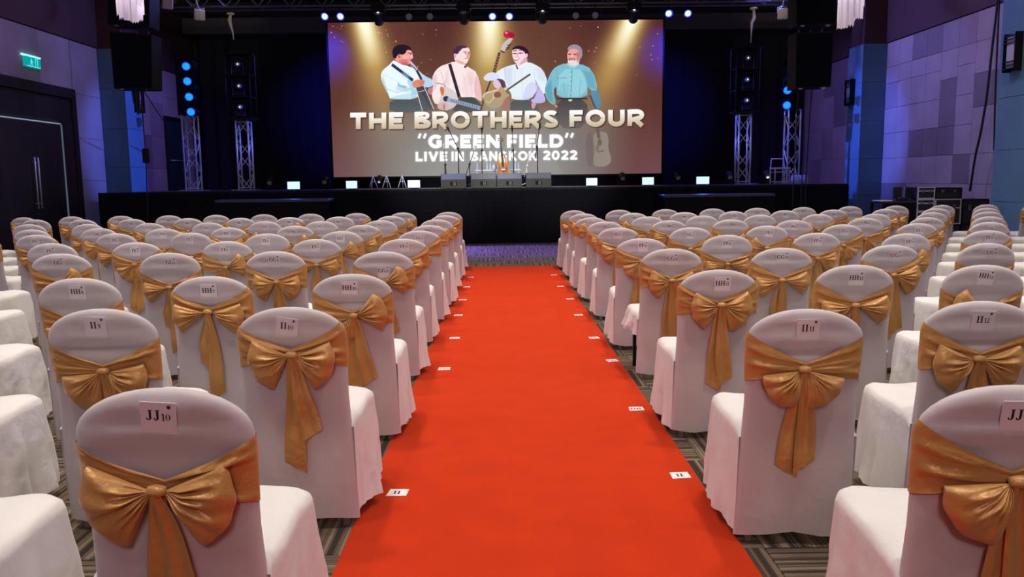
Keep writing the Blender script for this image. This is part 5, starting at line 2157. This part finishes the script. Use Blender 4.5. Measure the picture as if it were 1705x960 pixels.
# ---- lettering of the seat cards: serif capitals built from strokes in a unit box
def serif(ch):
    s = []          # list of polygons
    def rect(x0, y0, x1, y1):
        s.append([(x0, y0), (x1, y0), (x1, y1), (x0, y1)])
    def pl(pts, w):
        for i in range(len(pts) - 1):
            a, c = pts[i], pts[i + 1]
            dx, dy = c[0] - a[0], c[1] - a[1]
            l = math.hypot(dx, dy) or 1
            w0, w1 = (w[i], w[i + 1]) if isinstance(w, list) else (w, w)
            nx, ny = -dy / l / 2, dx / l / 2
            s.append([(a[0] - nx * w0, a[1] - ny * w0), (c[0] - nx * w1, c[1] - ny * w1), (c[0] + nx * w1, c[1] + ny * w1), (a[0] + nx * w0, a[1] + ny * w0)])
    def stem(x, y0=0, y1=1, w=.2, foot=True, head=True):
        rect(x - w / 2, y0, x + w / 2, y1)
        if foot:
            rect(x - w, y0, x + w, y0 + .06)
        if head:
            rect(x - w, y1 - .06, x + w, y1)
    W = .8
    if ch == 'I':
        W = .44; stem(.22)
    elif ch == 'J':
        W = .58; stem(.38, .22, 1, foot=False); pl([(.38, .24), (.34, .08), (.20, .03), (.08, .10), (.10, .24)], [.2, .15, .09, .1, .12])
    elif ch == 'H':
        W = .92; stem(.2); stem(.72); rect(.2, .46, .72, .54)
    elif ch == 'G':
        W = .92; pl(arc(.47, .5, .37, .47, 45, 300, 14), [.07, .08, .1, .13, .17, .2, .21, .21, .2, .17, .13, .1, .08, .08, .08]); stem(.74, .04, .42, .18, False, True); rect(.78, .66, .84, .98)
    elif ch == 'F':
        W = .72; stem(.2); rect(.1, .93, .7, 1); rect(.64, .70, .70, 1); rect(.2, .47, .5, .53); rect(.46, .38, .52, .62)
    elif ch == 'E':
        W = .76; stem(.2); rect(.1, .93, .7, 1); rect(.64, .72, .70, 1); rect(.2, .47, .5, .53); rect(.46, .38, .52, .62); rect(.1, 0, .74, .07); rect(.68, 0, .74, .28)
    elif ch == 'D':
        W = .88; stem(.2); pl([(.2, .96), (.45, .96)] + arc(.42, .5, .36, .45, 80, -80, 10) + [(.45, .04), (.2, .04)], .10); pl(arc(.42, .5, .34, .4, 50, -50, 6), .18)
    elif ch == 'C':
        W = .84; pl(arc(.47, .5, .37, .47, 45, 315, 14), [.07, .08, .1, .13, .17, .2, .21, .21, .2, .17, .13, .1, .08, .07, .06]); rect(.74, .66, .80, .98)
    elif ch == 'B':
        W = .80; stem(.2); pl([(.2, .96), (.42, .96)] + arc(.42, .74, .22, .22, 85, -85, 8) + [(.2, .51)], .09); pl(arc(.42, .74, .2, .2, 50, -50, 4), .17)
        pl([(.2, .51)] + arc(.44, .27, .26, .24, 85, -85, 8) + [(.2, .04)], .09); pl(arc(.44, .27, .24, .2, 50, -50, 4), .18)
    elif ch == 'A':
        W = .9; pl([(.45, .98), (.16, .03)], .08); pl([(.45, 1.0), (.74, .03)], .2); rect(.24, .30, .66, .37); rect(.02, 0, .32, .06); rect(.56, 0, .9, .06)
    elif ch == '1':
        W = .46; stem(.25, 0, 1, .17, True, False); pl([(.06, .82), (.25, .96)], .08)
    elif ch == '0':
        W = .62; pl(arc(.31, .5, .22, .46, 0, 360, 16), [.17, .14, .09, .06, .06, .06, .09, .14, .17, .14, .09, .06, .06, .06, .09, .14, .17])
    elif ch == '2':
        W = .60; pl(arc(.29, .70, .2, .25, 170, -30, 8) + [(.08, .05)], .12); rect(.05, 0, .56, .12)
    elif ch == '3':
        W = .58; pl(arc(.27, .74, .19, .21, 160, -80, 8), .11); pl(arc(.27, .28, .21, .24, 80, -160, 8), .12)
    elif ch == '4':
        W = .60; rect(.34, 0, .48, 1); pl([(.42, .96), (.06, .33)], .07); rect(.03, .24, .58, .34)
    elif ch == '5':
        W = .58; rect(.10, .88, .52, 1); rect(.10, .52, .16, 1); pl(arc(.27, .30, .21, .26, 130, -150, 10), .12)
    elif ch == '6':
        W = .60; pl(arc(.30, .30, .20, .25, 0, 360, 12), .12); pl(arc(.46, .30, .37, .68, 180, 95, 8), .12)
    elif ch == '7':
        W = .56; rect(.05, .86, .52, 1); pl([(.48, .9), (.20, 0)], .12)
    elif ch == '8':
        W = .60; pl(arc(.30, .74, .17, .20, 0, 360, 12), .11); pl(arc(.30, .27, .21, .23, 0, 360, 12), .12)
    elif ch == '9':
        W = .60; pl(arc(.30, .70, .20, .25, 0, 360, 12), .12); pl(arc(.14, .70, .37, .68, 0, -85, 8), .12)
    return W, s


def lettering(letters, digits, h=.027, hd=.019, up='z'):
    """mesh of card text centred on the origin, facing -y (or +z)"""
    b = MB()
    items = []
    x = 0
    for c in letters:
        w, ps = serif(c)
        items.append((x, h, ps)); x += (w + .06) * h
    x += .06 * h
    for c in digits:
        w, ps = serif(c)
        items.append((x, hd, ps)); x += (w + .06) * hd
    for (x0, k, ps) in items:
        for p in ps:
            q = [(x0 + px * k - x / 2, py * k) for px, py in p]
            if up == 'z':
                b.add([(a, 0, c) for a, c in q], [(0, 1, 2, 3)])
            else:
                b.add([(a, c, 0) for a, c in q], [(0, 1, 2, 3)])
    return b.mesh('lettering', M_INK)


MB_BACK = [back_cover_mesh(k) for k in (0, 1)]
MB_PAD = pad_mesh()
MB_SEAT = [seat_cover_mesh(k) for k in (0, 1, 2, 3)]
lm = MB()
lm.bbox(-.0125, .0125, -.0125, .0125, 0, .44, .003)
MB_LEG = lm.mesh('leg', M_STEEL)
lm = MB()
lm.bbox(-.0125, .0125, -.0125, .0125, 0, .44, .003)
MB_LEGD = lm.mesh('leg', M_DARKLEG)
SASH = {}
for key, (zk, zt, zb, sk) in {'low': (.695, .815, .645, 0.1), 'mid': (.72, .85, .67, -.2), 'high': (.755, .875, .70, .2), 'slant': (.73, .86, .68, .7)}.items():
    SASH[key] = (zk, sash_mesh(zk, zt, zb, sk, len(SASH)))
MB_KNOT = knot_mesh()
# bow styles: left loop (start, end, length), right loop, pleats, tails (dx, length)
BOWS = {
    'wide': ((160, 246, .172), (26, -56, .176), 3.5, ((-.02, .44), (.055, .40))),
    'butterfly': ((158, 244, .160), (22, -62, .158), 3.0, ((-.012, .47), (.05, .33))),
    'fan': ((192, 268, .150), (-12, -88, .150), 3.0, ((-.035, .40), (.03, .38))),
    'peaked': ((150, 240, .150), (30, -74, .152), 3.5, ((-.03, .45), (.03, .42))),
    'droop': ((185, 262, .165), (8, -70, .160), 3.0, ((-.02, .42), (.045, .40))),
    'right_up': ((215, 275, .125), (52, -30, .165), 2.5, ((-.02, .44), (.06, .36))),
    'flat': ((168, 222, .175), (18, -40, .175), 2.5, ((-.03, .30), (.02, .46))),
    'left_up': ((128, 215, .160), (-20, -82, .135), 3.0, ((-.05, .36), (.025, .44))),
}
BM = {}
for i, (k, (l, r_, npl, tails)) in enumerate(BOWS.items()):
    BM[k] = (bow_loop_mesh(l[0], l[1], l[2], npl, i * 7 + 1), bow_loop_mesh(r_[0], r_[1], r_[2], npl, i * 7 + 2),
             [tail_mesh(tails[0][0], .72, tails[0][1], .035, .085, .05, i + 30, 0), tail_mesh(tails[1][0], .72, tails[1][1], .03, .080, -.05, i + 60, 1)])
cb = MB(); cb.box(-.042, .042, -.0008, .0008, -.042, .042)
MB_CARD = cb.mesh('seat_card', M_PAPER)
cb = MB(); cb.lathe([(.0, -.003), (.0045, -.002), (.0045, .0), (.0, .0)], 8, (0, 0, 0), 'y', caps=False)
MB_PIN = cb.mesh('pin', M_INK)

CHAIRS = {
    'JJ': {9: (-1.550, 1.872), 10: (-0.816, 1.920), 11: (1.20, 1.824)},
    'II': {8: (-2.300, 3.102), 9: (-1.580, 3.200), 10: (-0.823, 3.176), 11: (1.123, 2.953), 12: (1.847, 3.080), 13: (2.500, 3.102)},
    'HH': {7: (-2.980, 4.321), 8: (-2.225, 4.292), 9: (-1.528, 4.291), 10: (-0.794, 4.314), 11: (1.142, 4.277), 12: (1.935, 4.420), 13: (2.595, 4.332), 14: (3.330, 4.321)},
    'GG': {6: (-3.880, 5.718), 7: (-3.146, 5.861), 8: (-2.350, 5.814), 9: (-1.606, 5.827), 10: (-0.822, 5.686), 11: (1.169, 5.614), 12: (1.912, 5.554), 13: (2.705, 5.672), 14: (3.402, 5.717), 15: (4.130, 5.718)},
    'FF': {5: (-4.500, 6.901), 6: (-3.788, 6.949), 7: (-3.066, 6.911), 8: (-2.306, 6.912), 9: (-1.581, 7.015), 10: (-0.835, 6.916), 11: (1.154, 6.624), 12: (1.902, 6.876), 13: (2.693, 6.996), 14: (3.363, 6.781), 15: (4.209, 7.025), 16: (4.880, 6.901)},
    'EE': {4: (-5.150, 8.123), 5: (-4.605, 8.181), 6: (-3.828, 8.235), 7: (-3.081, 8.192), 8: (-2.253, 7.888), 9: (-1.579, 8.124), 10: (-0.815, 8.044), 11: (1.173, 8.103), 12: (1.858, 7.995), 13: (2.645, 8.103), 14: (3.420, 8.159), 15: (4.197, 8.201), 16: (4.945, 8.251), 17: (5.550, 8.123)},
    'DD': {3: (-5.870, 9.241), 4: (-5.204, 9.183), 5: (-4.518, 9.289), 6: (-3.694, 9.033), 7: (-2.992, 9.083), 8: (-2.319, 9.244), 9: (-1.559, 9.240), 10: (-0.790, 9.033), 11: (1.175, 9.314), 12: (1.917, 9.374), 13: (2.651, 9.417), 14: (3.274, 9.107), 15: (4.194, 9.380), 16: (4.870, 9.333), 17: (5.586, 9.340), 18: (6.300, 9.241)},
    'CC': {2: (-6.600, 10.397), 3: (-5.960, 10.445), 4: (-5.136, 10.284), 5: (-4.395, 10.356), 6: (-3.657, 10.284), 7: (-2.995, 10.435), 8: (-2.253, 10.284), 9: (-1.518, 10.294), 10: (-0.804, 10.347), 11: (1.150, 10.346), 12: (1.859, 10.380), 13: (2.581, 10.464), 14: (3.316, 10.462), 15: (4.062, 10.459), 16: (4.730, 10.344), 17: (5.573, 10.584), 18: (6.310, 10.584), 19: (7.060, 10.397)},
    'BB': {1: (-7.380, 11.659), 2: (-6.663, 11.849), 3: (-5.898, 11.670), 4: (-5.194, 11.673), 5: (-4.420, 11.647), 6: (-3.659, 11.549), 7: (-2.967, 11.549), 8: (-2.283, 11.549), 9: (-1.551, 11.549), 10: (-0.793, 11.549), 11: (1.166, 11.549), 12: (1.860, 11.549), 13: (2.596, 11.560), 14: (3.325, 11.677), 15: (4.083, 11.764), 16: (4.796, 11.804), 17: (5.564, 11.813), 18: (6.305, 11.827), 19: (6.963, 11.726), 20: (7.830, 11.659)},
    'AA': {1: (-7.332, 12.754), 2: (-6.671, 12.873), 3: (-5.920, 12.870), 4: (-5.150, 12.806), 5: (-4.388, 12.754), 6: (-3.671, 12.754), 7: (-2.954, 12.754), 8: (-2.233, 12.754), 9: (-1.520, 12.754), 10: (-0.814, 12.754), 11: (1.142, 12.754), 12: (1.840, 12.765), 13: (2.570, 12.766), 14: (3.303, 12.792), 15: (4.009, 12.825), 16: (4.745, 12.892), 17: (5.545, 13.050), 18: (6.310, 13.054), 19: (7.047, 13.054), 20: (7.752, 13.054), 21: (8.420, 12.842)},
}
ORD = {'JJ': 'nearest row', 'II': 'second row from camera', 'HH': 'third row from camera', 'GG': 'fourth row from camera', 'FF': 'fifth row from camera',
       'EE': 'sixth row from camera', 'DD': 'seventh row from camera', 'CC': 'third row from stage', 'BB': 'second row from stage', 'AA': 'front row by stage'}
NTH = ['aisle', 'second', 'third', 'fourth', 'fifth', 'sixth', 'seventh', 'eighth', 'ninth', 'tenth', 'eleventh']
# the nearest chairs: bow style, sash style, turn in degrees, card tilt
NEAR = {'JJ10': ('wide', 'low', 0, 4), 'II10': ('butterfly', 'high', 1, 8), 'II9': ('droop', 'low', -1, 1), 'II11': ('fan', 'mid', 2, -1),
        'JJ11': ('droop', 'mid', 5, 0), 'II12': ('butterfly', 'mid', 3, 1), 'HH11': ('peaked', 'high', 0, 0), 'HH10': ('right_up', 'mid', 0, 2),
        'HH9': ('flat', 'high', 0, 1), 'HH12': ('flat', 'mid', 2, 0), 'HH13': ('left_up', 'low', 3, 8), 'GG9': ('butterfly', 'mid', 0, 1),
        'GG10': ('right_up', 'mid', 0, 0), 'GG11': ('peaked', 'mid', 0, 0), 'HH8': ('droop', 'low', -2, 1), 'GG8': ('flat', 'low', 0, 2),
        'FF9': ('flat', 'mid', 0, 1), 'FF8': ('right_up', 'mid', 0, 1), 'FF12': ('flat', 'low', 0, 0), 'GG12': ('flat', 'mid', 0, 0),
        'EE9': ('right_up', 'mid', 0, 0)}
LOOKS = {'wide': 'wide lopsided gold bow', 'butterfly': 'butterfly-shaped gold bow', 'fan': 'fan-shaped hanging gold bow', 'peaked': 'peaked gold bow',
         'droop': 'drooping gold bow', 'right_up': 'gold bow cocked right', 'flat': 'flat wide gold bow', 'left_up': 'gold bow cocked left'}
LEGP = [(-.165, -.185), (.165, -.185), (-.165, .235), (.165, .235)]


def chair(row, num, x, ytop):
    key = row + str(num)
    r = random.Random(key)
    bow, sash, turn, tilt = NEAR.get(key, (r.choice(list(BOWS)), r.choice(list(SASH)), r.uniform(-3, 3), r.uniform(-3, 6)))
    side = 'left' if num <= 10 else 'right'
    k = 10 - num if num <= 10 else num - 11
    seat = NTH[min(k, 10)]
    look = LOOKS[bow] if row in ('JJ', 'II', 'HH', 'GG', 'FF') else 'gold bow'
    where = '%s seat %s of red carpet' % (seat, side)
    read = row in ('JJ', 'II', 'HH', 'GG', 'FF') and (key in NEAR or key in ('FF10', 'FF11', 'FF13', 'FF14', 'FF6', 'FF7', 'GG7', 'GG13', 'GG14', 'FF15'))
    if key == 'GG11':
        label = 'white-covered chair GG11, skirt hitched up showing legs, fourth row, right aisle seat'
    elif read:
        label = 'white-covered chair, card %s, %s, %s' % (key, look, where)
    else:
        label = 'white-covered chair with gold sash, %s, %s' % (ORD[row], where)
    t = thing('banquet_chair', label, 'chair', (x, ytop + .285, 0), R(-turn), 'white-covered banquet chairs with gold bows')
    link('back_cover', MB_BACK[r.randrange(2)], t)
    link('backrest', MB_PAD, t)
    link('seat_cover', MB_SEAT[3 if key == 'GG11' else r.randrange(3)], t)
    for i, (lx, ly) in enumerate(LEGP):
        link('leg', MB_LEGD if key == 'GG11' and i == 2 else MB_LEG, t, (lx, ly, 0))
    zk, sm = SASH[sash]
    s = link('sash', sm, t)
    bl, br, tails = BM[bow]
    yk = rear(0, zk) - .006
    kx = r.uniform(-.012, .012) if key != 'JJ10' else -.015
    ro = r.uniform(-.06, .06)
    link('knot', MB_KNOT, s, (kx, yk + .008, zk), (0, ro, 0))
    lean = math.atan2(.055, .49)
    link('bow_loop', bl, s, (kx - .008, yk - .006, zk), (lean, ro, 0))
    link('bow_loop', br, s, (kx + .008, yk - .006, zk), (lean, ro, 0))
    for tm in tails:
        link('tail', tm, s, (kx, yk, zk))
    # pinned card
    zc = .868 + r.uniform(-.008, .008)
    if key == 'GG10':
        zc = .80
    cx = r.uniform(-.012, .02)
    c = link('seat_card', MB_CARD, t, (cx, rear(cx, zc) - .006, zc), (.20, R(tilt), 0))
    c['label'] = 'white seat card reading %s' % key if read else 'white seat card'
    link('lettering', lettering(row, str(num)), c, (0, -.0014, -.005))
    link('pin', MB_PIN, c, (.026, -.0012, .032))
    return t


for row, cells in CHAIRS.items():
    for num, (x, y) in cells.items():
        chair(row, num, x, y)

# row cards lying on the red carpet
ROWCARDS = [('II', 'left', -.491, 3.607, -4), ('GG', 'left', -.447, 6.092, 2), ('FF', 'left', -.435, 7.309, 3), ('EE', 'left', -.467, 8.579, -2),
            ('DD', 'left', -.474, 9.702, 0), ('CC', 'left', -.473, 10.898, 8), ('BB', 'left', -.46, 11.993, 0),
            ('II', 'right', .84, 3.768, 3), ('HH', 'right', .819, 4.922, 0), ('GG', 'right', .854, 6.285, 12), ('FF', 'right', .819, 7.227, 10),
            ('EE', 'right', .797, 8.488, 2), ('DD', 'right', .807, 9.652, 8), ('CC', 'right', .777, 10.826, 0), ('BB', 'right', .775, 12.155, 0)]
PLACE = {'II': 'nearest of all on that side', 'HH': 'second from camera', 'GG': 'beside the fourth row', 'FF': 'beside the fifth row', 'EE': 'beside the sixth row',
         'DD': 'third card from carpet end', 'CC': 'second card from carpet end', 'BB': 'farthest, by the carpet end'}
for (rw, side, x, y, rz) in ROWCARDS:
    t = thing('row_card', 'white row card on %s edge of red carpet, %s' % (side, PLACE[rw]), 'card', (x, y, .0074), R(rz), 'white row cards on the red carpet')
    b = MB()
    b.loft([[(-.046, -.042, 0), (.046, -.036, 0), (.046, .042, 0), (-.040, .042, 0)], [(-.046, -.042, .0014), (.046, -.036, .0014), (.046, .042, .0014), (-.040, .042, .0014)]], True, True, False)
    b.obj('paper', M_WHITE, t)
    link('lettering', lettering(rw, '', .036, .02, 'y'), t, (0, -.018, .0022))
